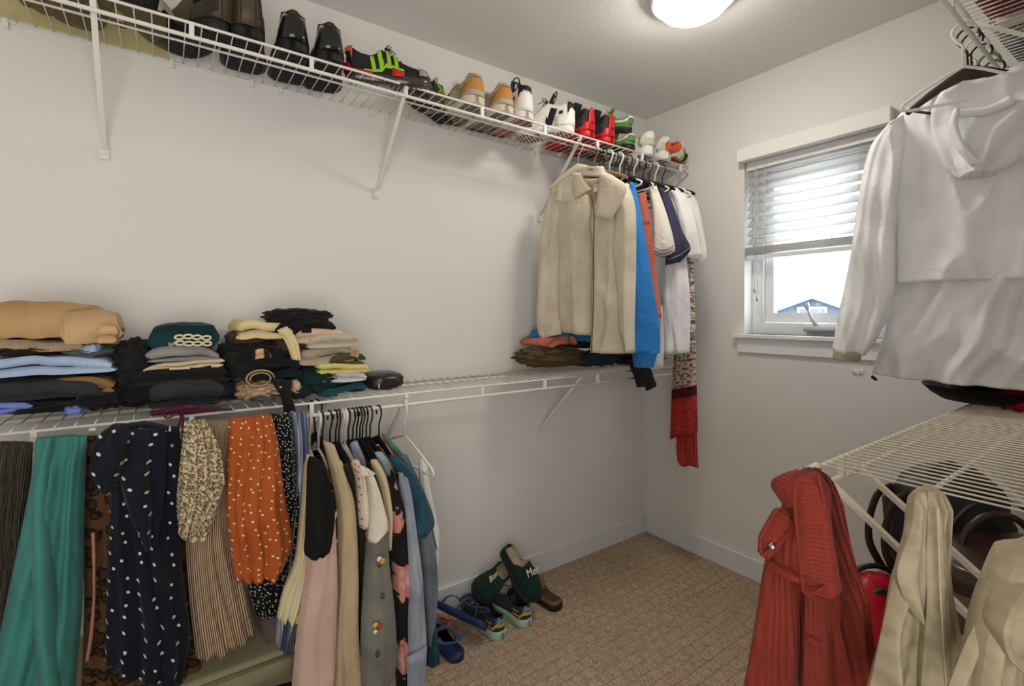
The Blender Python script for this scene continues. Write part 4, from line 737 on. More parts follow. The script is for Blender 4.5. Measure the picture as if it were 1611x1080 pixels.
BK = fab((30, 28, 29), sheen=.3); BK2 = fab((37, 35, 36)); CHAR = fab((50, 50, 53)); NAV = fab((34, 38, 54)); TANC = fab((196, 158, 112)); LBL = fab((156, 178, 208), 'denim', (176, 194, 220)); PERI = fab((128, 144, 212)); KHK = fab((176, 162, 136)); LGB = fab((190, 180, 160)); SATN = mat('satin_beige', (188, 156, 122), .3, bump=(12, .5, .02), spec=.5)
DG = fab((28, 60, 62)); DGB = fab((24, 34, 34)); CRY = fab((222, 202, 152)); BRN = fab((74, 54, 38)); PNK = fab((206, 180, 156)); YEL = fab((212, 202, 120)); TEA = fab((30, 80, 88))
heap('black_trousers', 'black trousers at the base of the leftmost pile', 'trousers', -60, 630, 190, 664, BK, seed=1, dep=.125)
pile('periwinkle_shirt', 'periwinkle blue shirt sticking out low in the leftmost pile', 'shirt', -60, 634, 46, 662, PERI, n=2, v0=1.606, v1=1.70, seed=2)
heap('blue_sleeve', 'small periwinkle blue sleeve poking from the black trousers of the leftmost pile', 'sleeve', 98, 640, 129, 656, PERI, v0=1.607, dep=.03, seed=3)
pile('charcoal_jeans', 'charcoal jeans folded above the black trousers in the leftmost pile', 'jeans', -60, 596, 164, 640, CHAR, n=3, seed=4, v0=1.60, skew=-.02)
pile('brown_trousers', 'brown satin trousers folded under the light blue jeans', 'trousers', 70, 590, 180, 626, fab((140, 104, 66)), n=2, seed=5, v0=1.607, slope=-.02)
heap('black_jeans', 'black jeans slumped at the right side of the leftmost pile', 'jeans', 110, 606, 192, 656, BK, seed=6, v0=1.61)
pile('light_blue_jeans', 'light blue jeans folded in the middle of the leftmost pile', 'jeans', -60, 560, 178, 600, LBL, n=2, seed=7, v0=1.60, amp=.5)
heap('grey_shirt', 'grey green shirt with blue collar squeezed under the knitted sweater', 'shirt', 90, 543, 178, 568, fab((96, 104, 100)), seed=8, v0=1.62)
heap('blue_collar', 'light blue shirt collar right of the knitted sweater', 'shirt', 126, 542, 158, 558, LBL, seed=9, v0=1.608, dep=.05)
heap('dark_cardigan', 'dark brown cardigan layer under the knitted sweater', 'cardigan', -60, 545, 90, 566, fab((44, 38, 34)), seed=10, v0=1.615)
pile('knitted_sweater', 'beige ribbed knitted sweater under the tan trousers', 'sweater', -60, 534, 130, 560, fab((182, 158, 130), 'rib', sc=70, r=.1), n=1, seed=11, v0=1.603, slope=-.03, amp=.5)
g = thing('tan_trousers', 'large tan cotton trousers folded on top of the leftmost pile', 'trousers', tuple(P(60, 542, v=1.7)))
a, b2 = P(-60, 540, v=1.59), P(160, 476, v=1.59)
folded('body', a.x, b2.x, a.z, b2.z, 1.595, 1.85, TANC, n=1, seed=12, par=g, amp=.18, drop=.28)
a, b2 = P(88, 545, v=1.575), P(190, 486, v=1.575); folded('trouser_leg', a.x, b2.x, a.z, b2.z, 1.575, 1.8, fab((206, 172, 128)), n=1, seed=13, par=g, amp=.2, drop=.3, slope=-.012)
a, b2 = P(150, 542, v=1.57), P(184, 512, v=1.57); folded('waistband', a.x, b2.x, a.z, b2.z, 1.568, 1.68, fab((200, 160, 118)), n=2, seed=14, par=g, amp=.15)
# second pile
heap('navy_jeans', 'dark navy jeans low in the second pile', 'jeans', 236, 600, 380, 650, NAV, seed=20, v0=1.607)
heap('black_sweater', 'large black sweater filling the bottom of the second pile', 'sweater', 172, 574, 366, 652, BK, seed=21, v0=1.625, dep=.115)
heap('black_hoodie', 'crumpled black hoodie leaning at the left of the second pile', 'sweatshirt', 174, 537, 238, 608, BK2, seed=22, v0=1.64, dep=.10)
folded('black_leggings', P(235, 620, v=1.6).x, P(352, 620, v=1.6).x, P(300, 640, v=1.6).z, P(300, 600, v=1.6).z, 1.598, 1.80, CHAR, n=3, seed=23, label='dark grey leggings folded in front of the second pile', cat='leggings')
pile('black_jumper', 'black jumper folded under the cream top of the second pile', 'sweater', 206, 574, 362, 612, BK, n=2, seed=24, v0=1.60)
pile('cream_blouse', 'cream top folded thin in the second pile', 'top', 226, 566, 354, 586, fab((216, 196, 164)), n=2, seed=25, v0=1.605, slope=.02)
pile('olive_grey_top', 'olive grey and silver top folded under the dark teal tee', 'top', 230, 546, 346, 572, fab((124, 118, 104), 'denim', (160, 160, 162)), n=3, seed=26, v0=1.60)
tt = pile('teal_print_tee', 'dark teal tee with cream lettering on top of the second pile', 'shirt', 232, 508, 346, 552, DG, n=1, seed=27, v0=1.605, amp=.25, drop=.35)
for k, (x, y) in enumerate([(282, 531), (296, 530), (310, 531), (325, 532), (283, 540), (297, 541), (311, 541), (326, 541)]):
    p = P(x, y, v=1.596)-OFF[tt.name]; MB().tube([p+Vector((.010*math.cos(q), 0, .0055*math.sin(q))) for q in [2*math.pi*i/14 for i in range(15)]], .0026, 6).go('print_mark', mat('cream_print', (226, 214, 184), .8), tt)
text('print_script', 'Salty', .013, mat('cream_print', (226, 214, 184), .8), tt, P(272, 541, v=1.594)-OFF[tt.name], (math.pi/2, math.radians(-20), 0), shear=.3)
g = thing('maroon_bralette', 'maroon satin bralette whose straps dangle over the shelf rail', 'top', tuple(P(300, 645, v=1.61)))
cloth('body', VL(1.604), [(234, 648), (260, 643), (286, 638)], [(238, 655), (290, 652), (376, 646)], fab((92, 22, 48), sheen=.5), g, folds=2, amp=.008, th=.012, back=.03, seed=3)
for L_ in ([(284, 640), (283, 665), (268, 700), (258, 742)], [(285, 640), (288, 660), (286, 700), (275, 735)], [(252, 644), (262, 658), (276, 652), (284, 640)]): ptube('strap', L_, VL(1.585), .0022, mat('maroon_satin', (96, 20, 50), .3), g)
# third pile
heap('blue_grey_shirt', 'blue grey top under the beige satin in the third pile', 'top', 398, 618, 440, 638, fab((96, 108, 116)), seed=30, v0=1.61, dep=.08)
heap('satin_blouse', 'shiny beige satin blouse bunched low in the third pile', 'blouse', 374, 600, 442, 634, SATN, seed=31, v0=1.603, dep=.08, amp=.35, sc=4)
g = thing('coiled_belt', 'wide beige belt rolled up below the dark green trousers', 'belt', tuple(P(404, 610, v=1.62)))
cc = P(408, 596, v=1.60)
MB().tube([cc+Vector(((.036-.0006*k)*math.cos(k*.42)*1.1, .0, (.027-.0005*k)*math.sin(k*.42))) for k in range(24)], .0025, 8, flat=5, up=(0, 0, 1)).go('coil', SATN, g, world=True)
heap('black_shirt', 'black shirt bundled at the left of the third pile', 'shirt', 350, 530, 440, 600, BK2, seed=32, v0=1.63, dep=.11)
heap('black_knit', 'black knit hanging in the middle of the third pile', 'sweater', 372, 540, 450, 590, BK, seed=33, v0=1.61, dep=.08)
pile('green_trousers', 'blackish green trousers folded in the third pile', 'trousers', 400, 566, 478, 602, DGB, n=2, seed=34, v0=1.60)
pile('checked_scarf', 'tan scarf with black lines peeking out of the black knit', 'scarf', 396, 548, 426, 568, fab((206, 172, 126), 'stripes', (40, 34, 30), sc=8, r=.05), n=2, seed=35, v0=1.592, v1=1.66)
pile('brown_scarf', 'brown scarf under the cream yellow trousers', 'scarf', 364, 520, 446, 542, BRN, n=1, seed=36, v0=1.62)
pile('cream_trousers', 'cream yellow trousers draped on top of the third pile', 'trousers', 372, 507, 464, 536, CRY, n=2, seed=37, v0=1.61, slope=-.03, drop=.4)
o = cloth('cream_trouser_leg', VL(1.60), [(436, 520), (450, 540), (460, 566)], [(452, 514), (468, 536), (474, 568)], CRY, None, folds=1.3, amp=.004, th=.012, back=.05, seed=38); tag(o, 'cream yellow trouser leg hanging down the right of the third pile', 'trousers')
g = thing('snap_belt', 'black fabric strap with silver snaps hanging over the shelf rail', 'belt', tuple(P(446, 665, v=1.585)))
cloth('strap', VL(1.582), [(424, 598), (440, 620), (446, 645), (446, 666)], [(460, 598), (458, 620), (464, 640), (467, 662)], BK, g, folds=.5, amp=.003, th=.006, back=.006, seed=39, wr=.002)
for x, y in ((430, 613), (441, 610), (449, 651), (459, 649), (451, 659), (462, 657)): p = P(x, y, v=1.574); MB().tube([p, p+Vector((0, -.003, 0))], .0042, 10, up=(0, 0, 1)).go('snap', CHROME, g, world=True)
# fourth pile
heap('dark_green_sweater', 'dark green sweater at the bottom of the fourth pile', 'sweater', 466, 574, 552, 630, fab((26, 48, 46)), seed=40, v0=1.62, dep=.11)
heap('pink_cuff', 'pale pink cuff squeezed left of the dark green sweater', 'clothes', 460, 600, 476, 622, PNK, seed=41, v0=1.605, dep=.04)
heap('navy_pouch', 'dark navy garment under the dark green sweater', 'clothes', 458, 606, 492, 632, fab((30, 40, 48)), seed=42, v0=1.605, dep=.06)
pile('black_blouse', 'black top between the teal sleeves of the fourth pile', 'top', 524, 598, 578, 622, BK2, n=2, seed=43, v0=1.625)
heap('teal_sleeve', 'teal sleeve rolled in front of the dark green sweater', 'sleeve', 506, 612, 536, 628, TEA, seed=44, v0=1.60, dep=.04)
pile('teal_shirt', 'teal top folded at the lower right of the fourth pile', 'top', 524, 606, 580, 622, TEA, n=1, seed=45, v0=1.603, slope=.01)
pile('printed_tee', 'white tee with orange and blue print in the fourth pile', 'shirt', 510, 582, 578, 606, fab((206, 204, 206), 'blotch', (206, 204, 206), (200, 104, 50), sc=9), n=2, seed=46, v0=1.605, slope=-.015)
pile('yellow_shirt', 'lemon yellow shirt folded in the fourth pile', 'shirt', 502, 570, 584, 591, YEL, n=2, seed=47, v0=1.60, slope=-.012)
pile('olive_belted_trousers', 'olive and black trousers above the yellow shirt', 'trousers', 520, 556, 577, 578, fab((84, 76, 58)), n=3, seed=48, v0=1.612)
pile('khaki_trousers', 'khaki trousers folded in the middle of the fourth pile', 'trousers', 474, 544, 562, 578, KHK, n=2, seed=49, v0=1.605, amp=.6)
pg = pile('grey_beige_jeans', 'pale grey beige jeans folded in the fourth pile', 'jeans', 484, 524, 568, 550, LGB, n=2, seed=50, v0=1.60, slope=.008)
pile('pink_beige_trousers', 'pinkish beige trousers under the black clothes of the fourth pile', 'trousers', 464, 514, 544, 542, PNK, n=2, seed=51, v0=1.61, slope=.02)
pile('black_folded_jeans', 'black jeans folded near the top of the fourth pile', 'jeans', 436, 500, 532, 526, BK, n=2, seed=52, v0=1.61, slope=.01)
heap('black_crumpled_top', 'black crumpled top on the very top of the fourth pile', 'top', 428, 486, 528, 512, BK2, seed=53, v0=1.615, dep=.11)
p = P(559, 555, v=1.585); g = thing('paper_tag', 'brown paper size tag hanging from the khaki trousers', 'tag', tuple(p)); lb = MB().box((-.014, -.001, -.013), (.014, .001, .013)).go('card', mat('kraft_paper', (186, 154, 112), .8), g, smooth=False); lb.rotation_euler = (0, .3, .15)
for k in range(4): MB().box((-.011, -.0016, .006-.0048*k), (.009-.003*(k % 2), -.001, .0075-.0048*k)).go('print_line', mat('kraft_ink', (92, 70, 50), .8), lb, smooth=False)
# black zipped case
c0 = P(607, 612, v=1.67)
g = thing('zip_case', 'black leather zipped case lying right of the fourth pile', 'case', (c0.x, 1.71, ZL+.002))
CASE = mat('black_leather', (38, 34, 31), .35, bump=(60, .2, .002), coat=.2)
blob('body', (0, 0, .033), (.070, .072, .033), CASE, g, e=2.9, amp=.07, sc=2, seed=2); MB().tube([(.066*math.cos(a), .068*math.sin(a), .03) for a in [math.pi+math.pi*k/20 for k in range(21)]], .0028, 6).go('zip', mat('zip_dark', (70, 70, 72), .4), g)
MB().tube([(-.035, -.070, .034), (-.037, -.073, .028), (-.038, -.074, .01)], [.003, .0035, .0045], 8).go('zip_pull', CHROME, g)
# small pile under the tan jacket
heap('olive_jacket', 'olive brown jacket crumpled on the shelf under the tan jacket', 'jacket', 844, 546, 932, 583, fab((84, 70, 42)), seed=60, v0=1.62, dep=.11)
heap('grey_knit', 'grey knit cap peeking behind the olive jacket', 'cap', 855, 541, 900, 556, fab((128, 122, 116)), seed=61, v0=1.68, dep=.06)
pile('black_tee', 'black tee under the bright blue tee beneath the tan jacket', 'shirt', 880, 534, 945, 552, BK, n=1, seed=62, v0=1.64)
pile('coral_tee', 'coral tee folded under the tan jacket', 'shirt', 868, 532, 915, 548, fab((196, 110, 92)), n=1, seed=63, v0=1.61)
pile('azure_tee', 'bright blue tee on top of the small pile under the tan jacket', 'shirt', 878, 516, 940, 540, fab((40, 122, 178)), n=1, seed=64, v0=1.62)
heap('navy_trousers', 'navy trousers lying right of the olive jacket', 'trousers', 926, 553, 986, 581, fab((38, 44, 66)), seed=65, v0=1.61, dep=.1)
heap('maroon_tee', 'maroon tee behind the navy trousers near the corner', 'shirt', 970, 548, 996, 562, fab((120, 50, 54)), seed=66, v0=1.62, dep=.08)
heap('black_sweatpants', 'black sweatpants lying in the corner of the lower shelf', 'trousers', 984, 552, 1056, 578, BK, seed=67, v0=1.62, dep=.1)
g = thing('black_leggings', 'black leggings leg dangling over the rail near the corner', 'leggings', tuple(P(1010, 578, v=1.60)))
cloth('leg', VL(1.58), [(986, 566), (996, 590), (1002, 610)], [(1018, 566), (1026, 590), (1033, 604)], BK2, g, folds=.7, amp=.004, th=.02, back=.02, seed=6)
cloth('leg', VL(1.565), [(1010, 576), (1012, 600), (1017, 616)], [(1024, 580), (1030, 598), (1033, 606)], BK2, g, folds=.5, amp=.002, th=.015, back=.015, seed=7)
# ------------------------------------------------------------------ shoes
TOPS = {'low': [(0, .052), (.05, .060), (.15, .046), (.3, .046), (.40, .072), (.5, .064), (.65, .046), (.8, .038), (.92, .030), (1, .006)],
        'high': [(0, .10), (.05, .108), (.2, .095), (.32, .108), (.40, .122), (.5, .088), (.65, .056), (.8, .044), (.92, .034), (1, .006)],
        'boot': [(0, .16), (.1, .165), (.3, .16), (.38, .15), (.45, .11), (.55, .078), (.7, .056), (.85, .044), (.94, .034), (1, .006)],
        'clog': [(0, .018), (.2, .012), (.42, .016), (.5, .055), (.6, .066), (.8, .052), (.93, .036), (1, .006)],
        'mule': [(0, .030), (.1, .03), (.35, .03), (.44, .066), (.6, .068), (.8, .05), (.93, .034), (1, .006)]}
OPEN = {'low': (.05, .42), 'high': (.04, .38), 'boot': (.03, .36), 'clog': (.04, .49), 'mule': (.03, .45)}
def hwid(x, W):
    if x < .12: k = .70*math.sqrt(max(0, 1-((.12-x)/.12)**2))
    elif x < .66: k = .70+.30*(1-math.cos(math.pi*max(0, (x-.3))/.36))/2 if x > .3 else .70
    elif x < .72: k = 1
    else: k = max(0, 1-((x-.72)/.28)**2)**.5
    return W/2*k
XS = [0, .008, .025, .05, .08, .12, .17, .22, .27, .32, .36, .40, .44, .49, .55, .61, .68, .75, .82, .88, .93, .965, .988, 1]
def spring(x): return .016*max(0, (x-.7)/.3)**2
TOPS['fur'] = [(0, .088), (.08, .092), (.2, .075), (.32, .07), (.40, .082), (.5, .07), (.65, .052), (.8, .044), (.92, .034), (1, .006)]; OPEN['fur'] = (.07, .38)
TOPS['runner'] = [(0, .075), (.05, .085), (.15, .066), (.3, .062), (.40, .09), (.5, .078), (.65, .054), (.8, .042), (.92, .032), (1, .006)]; OPEN['runner'] = (.05, .42)
def shoe(name, label, cat, u, v, z, head, up, sole, L=.28, W=.098, kind='low', z0=.026, group=None, tilt=0, roll=0, lining=None, patches=(), laces=None, tab=None, heeltext=None, tread=None, loop=None, sole_name='sole', taper=.22):
    t = thing(name, label, cat, (u, v, z), (roll, tilt, head), group)
    X = lambda x: (x-.5)*L
    TT = TOPS[kind]; o0, o1 = OPEN[kind]; lean = .0
    V = []; Fc = []; fm = []; NP = 17; uv = []
    for x in XS:
        w = hwid(x, W)+.0005; h = interp(x, TT); zb = z0*.85+spring(x)
        isopen = o0 < x < o1
        for j in range(NP):
            if isopen:
                side = 1 if j < 8.5 else -1; jj = j if j <= 8 else 16-j
                if jj <= 5: q = jj/5; y = w*(1-taper*q); zz = zb+h*q
                elif jj == 6: y = w*(1-taper)-.006; zz = zb+h-.002
                elif jj == 7: y = w*.72; zz = zb+.012
                else: y = 0; side = 1; zz = zb+.010
                V.append((X(x), side*y, zz))
            else:
                a = math.pi*j/(NP-1); c = math.cos(a); V.append((X(x), math.copysign(abs(c)**.75, c)*w, zb+h*abs(math.sin(a))**.72))
            uv.append((x*L, j*.012))
    for i in range(len(XS)-1):
        op = o0 < XS[i] < o1 and o0 < XS[i+1] < o1
        for j in range(NP-1):
            a = i*NP+j; Fc.append((a, a+1, a+NP+1, a+NP)); fm.append(1 if op and 5 <= j <= 10 else 0)
    lm = lining or up
    o = mk('upper', V, Fc, up, t, uv=uv, ms=[up, lm], fm=fm); md = o.modifiers.new('soft', 'SUBSURF'); md.levels = 1; md.render_levels = 1
    V = []; Fc = []; NS = 8
    for x in XS:
        w = hwid(x, W)*1.06+.001; zb = spring(x); h = z0
        for y, zz in ((-w*.9, zb), (-w, zb+.004), (-w*1.01, zb+h*.6), (-w*.96, zb+h), (w*.96, zb+h), (w*1.01, zb+h*.6), (w, zb+.004), (w*.9, zb)): V.append((X(x)*1.02, y, zz))
    for i in range(len(XS)-1):
        for j in range(NS): a = i*NS+j; b_ = i*NS+(j+1) % NS; Fc.append((a, b_, b_+NS, a+NS))
    Fc += [tuple(range(NS)), tuple((len(XS)-1)*NS+j for j in range(NS))[::-1]]
    so = mk(sole_name, V, Fc, sole, t, smooth=True)
    if tread:
        b = MB()
        for k in range(15):
            x = .06+.058*k; w = hwid(x, W)*.9
            if .40 < x < .52: continue
            b.box((X(x)-.003, -w, spring(x)-.0025), (X(x)+.003, w, spring(x)+.001))
        b.go('tread', tread, so, smooth=False)
    def sp(x, q, s, off):
        w = hwid(x, W); h = interp(x, TT); zb = z0*.85+spring(x)
        if o0 < x < o1: y = w*(1-taper*q)+off; zz = zb+h*q
        else:
            a = math.pi/2*q; y = abs(math.cos(a))**.75*w+off*math.cos(a); zz = zb+h*abs(math.sin(a))**.72+off*math.sin(a)
        xx = X(x)+(-off if x < .03 else off if x > .97 else 0)
        return Vector((xx, s*y, zz))
    for (nme, m, x0, x1, q0, q1, *r) in patches:
        off = r[0] if r else .002; sk = r[1] if len(r) > 1 else 0; sides = r[2] if len(r) > 2 else (1, -1)
        V = []; Fc = []; nx = max(4, int((x1-x0)*26)); nq = 6
        if x0 <= .001 and sides == (1, -1):
            xs = [x0+(x1-x0)*(k/nx)**1.8 for k in range(nx, -1, -1)]; seq = [(x, 1) for x in xs]+[(x, -1) for x in xs[::-1]]; strips = [seq]
        else: strips = [[(x0+(x1-x0)*k/nx, s) for k in range(nx+1)] for s in sides]
        for seq in strips:
            V = []; Fc = []; base = 0; uvp = []
            for x, s in seq:
                for jq in range(nq+1):
                    q = q0+(q1-q0)*jq/nq; V.append(sp(min(.995, max(0, x+sk*(q-q0))), q, s, off)); uvp.append((x*L*s, q*.08))
            for i in range(len(seq)-1):
                for j in range(nq): a = base+i*(nq+1)+j; Fc.append((a, a+1, a+nq+2, a+nq+1))
            o = mk(nme, V, Fc, m, t, uv=uvp); sd = o.modifiers.new('thick', 'SOLIDIFY'); sd.thickness = .0015
    if laces:
        b = MB()
        for k in range(5):
            x = o1+.02+.045*k; b.tube([sp(x, .62, 1, .003), sp(x+.01, .85, 1, .004), sp(x+.015, 1, 1, .005), sp(x+.01, .85, -1, .004), sp(x, .62, -1, .003)], .0022, 6)
        if kind == 'high' or laces == 'bow' or 1:
            c = sp(o1+.02, 1, 1, .008)
            for s in (1, -1): b.tube([c, c+Vector((.012, s*.018, .010)), c+Vector((.02, s*.032, .002)), c+Vector((.012, s*.022, -.006)), c], .0018, 6); b.tube([c, c+Vector((.022, s*.012, -.002)), c+Vector((.036, s*.03, -.018))], .0018, 6)
        b.go('laces', laces, t)
    if kind in ('low', 'high') and tab != 'none':
        h = interp(o1-.02, TT); z_ = z0*.85+h; b = MB(); b.box((-.004, -.024, -.03), (.004, .024, .040 if kind == 'high' else .018)); o = b.go('tongue', tab or lm, t); o.location = (X(o1-.03), 0, z_+.004); o.rotation_euler = (0, -.5, 0); md = o.modifiers.new('bevel', 'BEVEL'); md.width = .0035; md.segments = 3
        if kind == 'high' and loop: MB().tube([Vector((0, .016*math.cos(a), .036+.02*math.sin(a))) for a in [math.pi*k/10 for k in range(11)]], .0028, 6).go('pull_loop', loop, o)
    if heeltext:
        s, sz, m, hz = heeltext; text('heel_number', s, sz, m, t, (X(0)-.0095, 0, hz), (math.pi/2, 0, -math.pi/2), ext=.001)
    return t
def M_(n, c, r=.6, **k): return mat('shoe_'+n, c, r, **k)
BLS, WHS = M_('black', (28, 27, 27)), M_('white', (226, 222, 214)); RUB = M_('black_rubber', (30, 29, 28), .5); REDS = M_('red', (190, 28, 38), .4); LIME = M_('lime', (150, 208, 50)); GRM = M_('mesh_grey', (82, 80, 78), .7, bump=(180, .5, .002)); TANS = M_('tan_suede', (190, 136, 72), .8, bump=(150, .4, .002)); SND = M_('sand', (176, 164, 146)); OLB = M_('olive_leather', (76, 66, 50), .45, bump=(30, .3, .004)); GRN = M_('green_suede', (84, 130, 74), .7); ORG = M_('orange', (214, 96, 52)); CRM_ = M_('cream_sole', (214, 204, 184)); CLR = M_('clear_grey', (150, 146, 140), .1, coat=.6); PKG = M_('pinkish_white', (206, 192, 188)); DRED = M_('dark_red_sole', (120, 24, 32), .5)
SZ = ZU+.003; UP = math.pi/2
def ux(px, v=1.66): return uat(px, v)
FURL = fab((200, 180, 146), 'leopard', (40, 30, 24), (70, 52, 36), sc=36)
# thin yellowish shelf liner the leftmost shoes stand on
LIN = bpy.data.materials.new('liner'); LIN.use_nodes = True; N, L = nm(LIN); pb = N['Principled BSDF']; pb.inputs['Base Color'].default_value = C3((196, 186, 146)); pb.inputs['Roughness'].default_value = .5; tr = N.new('ShaderNodeBsdfTransparent'); tr.inputs[0].default_value = C3((250, 246, 226)); mm = N.new('ShaderNodeMixShader'); mm.inputs[0].default_value = .10; L.new(tr.outputs[0], mm.inputs[1]); L.new(pb.outputs[0], mm.inputs[2]); L.new(mm.outputs[0], N['Material Output'].inputs[0])
o = MB().box((-.93, 1.615, ZU+.0022), (ux(262, 1.88), 1.88, ZU+.0034)).go('shelf_liner', LIN, None, smooth=False); tag(o, 'translucent yellowish liner sheet lying on the left end of the upper shelf', 'shelf liner')
SZL = ZU+.005
g = thing('fuzzy_slipper', 'brown fuzzy slipper boot leftmost on the upper shelf', 'slipper', (ux(62, 1.74), 1.745, SZL), (0, 0, UP-.15))
FZ = fab((150, 118, 70), 'fur', (96, 72, 40)); blob('upper', (0, 0, .075), (.115, .07, .075), FZ, g, e=2.6, amp=.08, sc=4, seed=3); blob('cuff', (-.05, 0, .15), (.065, .06, .05), fab((96, 82, 58), 'fur', (60, 50, 36)), g, e=2.4, amp=.08, sc=5, seed=4)
shoe('running_shoe', 'black and grey running shoe behind the first shelf brace', 'shoe', ux(135, 1.72), 1.73, SZL, UP+.35, BLS, BLS, patches=[('side_panel', WHS, .5, .9, .1, .5, .003), ('heel_counter', M_('silver', (170, 168, 164), .3), 0, .22, .1, .6, .003)], laces=BLS, z0=.03)
g = thing('penguin_slipper', 'small penguin shaped slipper with a maroon scarf on the upper shelf', 'slipper', (ux(190, 1.74), 1.745, SZL))
blob('body', (0, 0, .045), (.034, .032, .05), M_('black', (28, 27, 27)), g, e=2.1, amp=.02); blob('belly', (0, -.014, .036), (.025, .024, .036), M_('cream_sole', (214, 204, 184)), g, e=2.1, amp=.02); blob('head', (0, 0, .098), (.024, .024, .024), BLS, g, e=2, amp=.02); MB().tube([(0, -.022, .097), (0, -.033, .094), (0, -.038, .092)], [.006, .005, .001], 8).go('beak', ORG, g)
MB().tube([(.026*math.cos(a), .026*math.sin(a), .076) for a in [2*math.pi*k/20 for k in range(21)]], .007, 8).go('scarf', M_('maroon', (122, 30, 38)), g)
for s in (-1, 1): blob('foot', (s*.016, -.022, .007), (.013, .018, .007), M_('maroon', (122, 30, 38)), g, e=2, amp=0, nu=16, nv=10)
shoe('court_shoe', 'black shoe with a pale side triangle left of the olive boots', 'shoe', ux(238, 1.70), 1.715, SZL, UP-.5, BLS, BLS, patches=[('side_triangle', M_('stone', (176, 170, 154)), .36, .6, .15, .8, .003, .1)], laces=M_('red', (190, 28, 38)), z0=.026, W=.10)
ES = M_('emblem_silver', (190, 186, 176), .4)
b1 = shoe('ankle_boot', 'olive leather ankle boot turned aslant, left one of the pair', 'boot', ux(306, 1.72), 1.735, SZ, UP+.55, OLB, RUB, kind='boot', patches=[('elastic_gore', BLS, .16, .32, .35, .95, .002), ('heel_strip', OLB, 0, .06, 0, 1, .003), ('foxing', M_('dark_olive', (48, 40, 32), .4), 0, .34, 0, .3, .003)], tread=RUB, L=.29, W=.122, taper=.3, z0=.034)
b2_ = shoe('ankle_boot', 'olive leather ankle boot standing straight, right one of the pair', 'boot', ux(386, 1.72), 1.735, SZ, UP-.05, OLB, RUB, kind='boot', patches=[('elastic_gore', BLS, .16, .32, .35, .95, .002), ('heel_strip', OLB, 0, .06, 0, 1, .003), ('foxing', M_('dark_olive', (48, 40, 32), .4), 0, .34, 0, .3, .003)], tread=RUB, L=.29, W=.122, taper=.3, z0=.034)
for k, (px, lab) in enumerate(((458, 'black slip-on shoe with leopard fur heel, left one of the pair'), (512, 'black slip-on shoe with leopard fur heel, right one of the pair'))):
    s_ = shoe('slip_on_shoe', lab, 'shoe', ux(px, 1.72), 1.735, SZ, UP-.12, BLS, RUB, kind='fur', taper=.3, patches=[('fur_panel', FURL, 0, .3, .48, 1.02, .003), ('heel_band', M_('patent_black', (20, 20, 20), .15, coat=.6), 0, .25, 0, .48, .004)], tread=RUB, tab='none', lining=FURL, z0=.034, L=.29, W=.122)
    b = MB(); b.tube([(-.147, -.012, .052), (-.148, 0, .058), (-.147, .012, .052), (-.148, 0, .046), (-.147, -.012, .052)], .0014, 6); b.go('heel_emblem', ES, s_)
def runner(lab, px, v, head, **k):
    return shoe('trail_shoe', lab, 'shoe', ux(px, v), v, SZ, head, BLS, M_('dark_clear', (64, 58, 54), .15, coat=.5), patches=[('red_heel', REDS, 0, .3, 0, .14, .007)]+[('mesh_stripe', LIME, .30+.085*i, .345+.085*i, .2, .92, .003, -.05) for i in range(4)]+[('lower_stripe', LIME, .2, .66, .12, .22, .003), ('red_arch', REDS, .52, .66, 0, .14, .007), ('toe_cap', CLR, .84, .97, .1, .8, .004), ('heel_panel', ORG, 0, .07, .5, 1, .003)], laces=BLS, tread=RUB, z0=.032, lining=BLS, L=.29, W=.115, kind='runner', **k)
runner('black trail shoe with lime stripes lying sideways, left one of the pair', 612, 1.665, -.30, roll=.25)
runner('black trail shoe with lime stripes behind its twin, right one of the pair', 678, 1.76, UP+2.2)
for px, lab in ((725, 'tan and grey sneaker seen from the heel, left one of the pair'), (770, 'tan and grey sneaker seen from the heel, right one of the pair')):
    shoe('suede_sneaker', lab, 'shoe', ux(px, 1.73), 1.74, SZ, UP-.03, TANS, CRM_, patches=[('heel_counter', TANS, 0, .22, 0, .6, .003), ('collar', SND, 0, .34, .66, 1.02, .004), ('side_stripe', SND, .25, .5, .1, .9, .003, -.12), ('foxing', SND, 0, .9, 0, .10, .004)], laces=M_('beige_lace', (196, 182, 158)), tread=RUB, z0=.034, lining=SND, kind='runner', L=.295, W=.124, taper=.35)
def hightop(lab, px, v, head):
    s_ = shoe('high_top_sneaker', lab, 'shoe', ux(px, v), v, SZ, head, WHS, WHS, kind='high', patches=[('heel_panel', BLS, 0, .07, .55, 1.0, .003), ('side_panel', BLS, .30, .40, .05, .8, .003, -.1), ('ankle_patch', BLS, .14, .2, .55, .7, .004), ('toe_guard', BLS, .6, .9, .0, .22, .003), ('heel_counter', WHS, 0, .25, 0, .42, .004), ('lace_panel', WHS, .44, .64, .35, .8, .003)], laces=BLS, tread=DRED, z0=.032, lining=BLS, tab=BLS, loop=BLS, L=.295, W=.12, taper=.3)
    tg = [c for c in s_.children if c.name.startswith('tongue')][0]; text('tongue_number', '8', .024, WHS, tg, (-.0052, 0, .022), (math.pi/2, 0, -math.pi/2), ext=.0008); return s_
hightop('white and black high-top sneaker marked 8, left one of the pair', 800, 1.74, UP-.05)
hightop('white and black high-top sneaker turned sideways, right one of the pair', 852, 1.73, UP+.65)
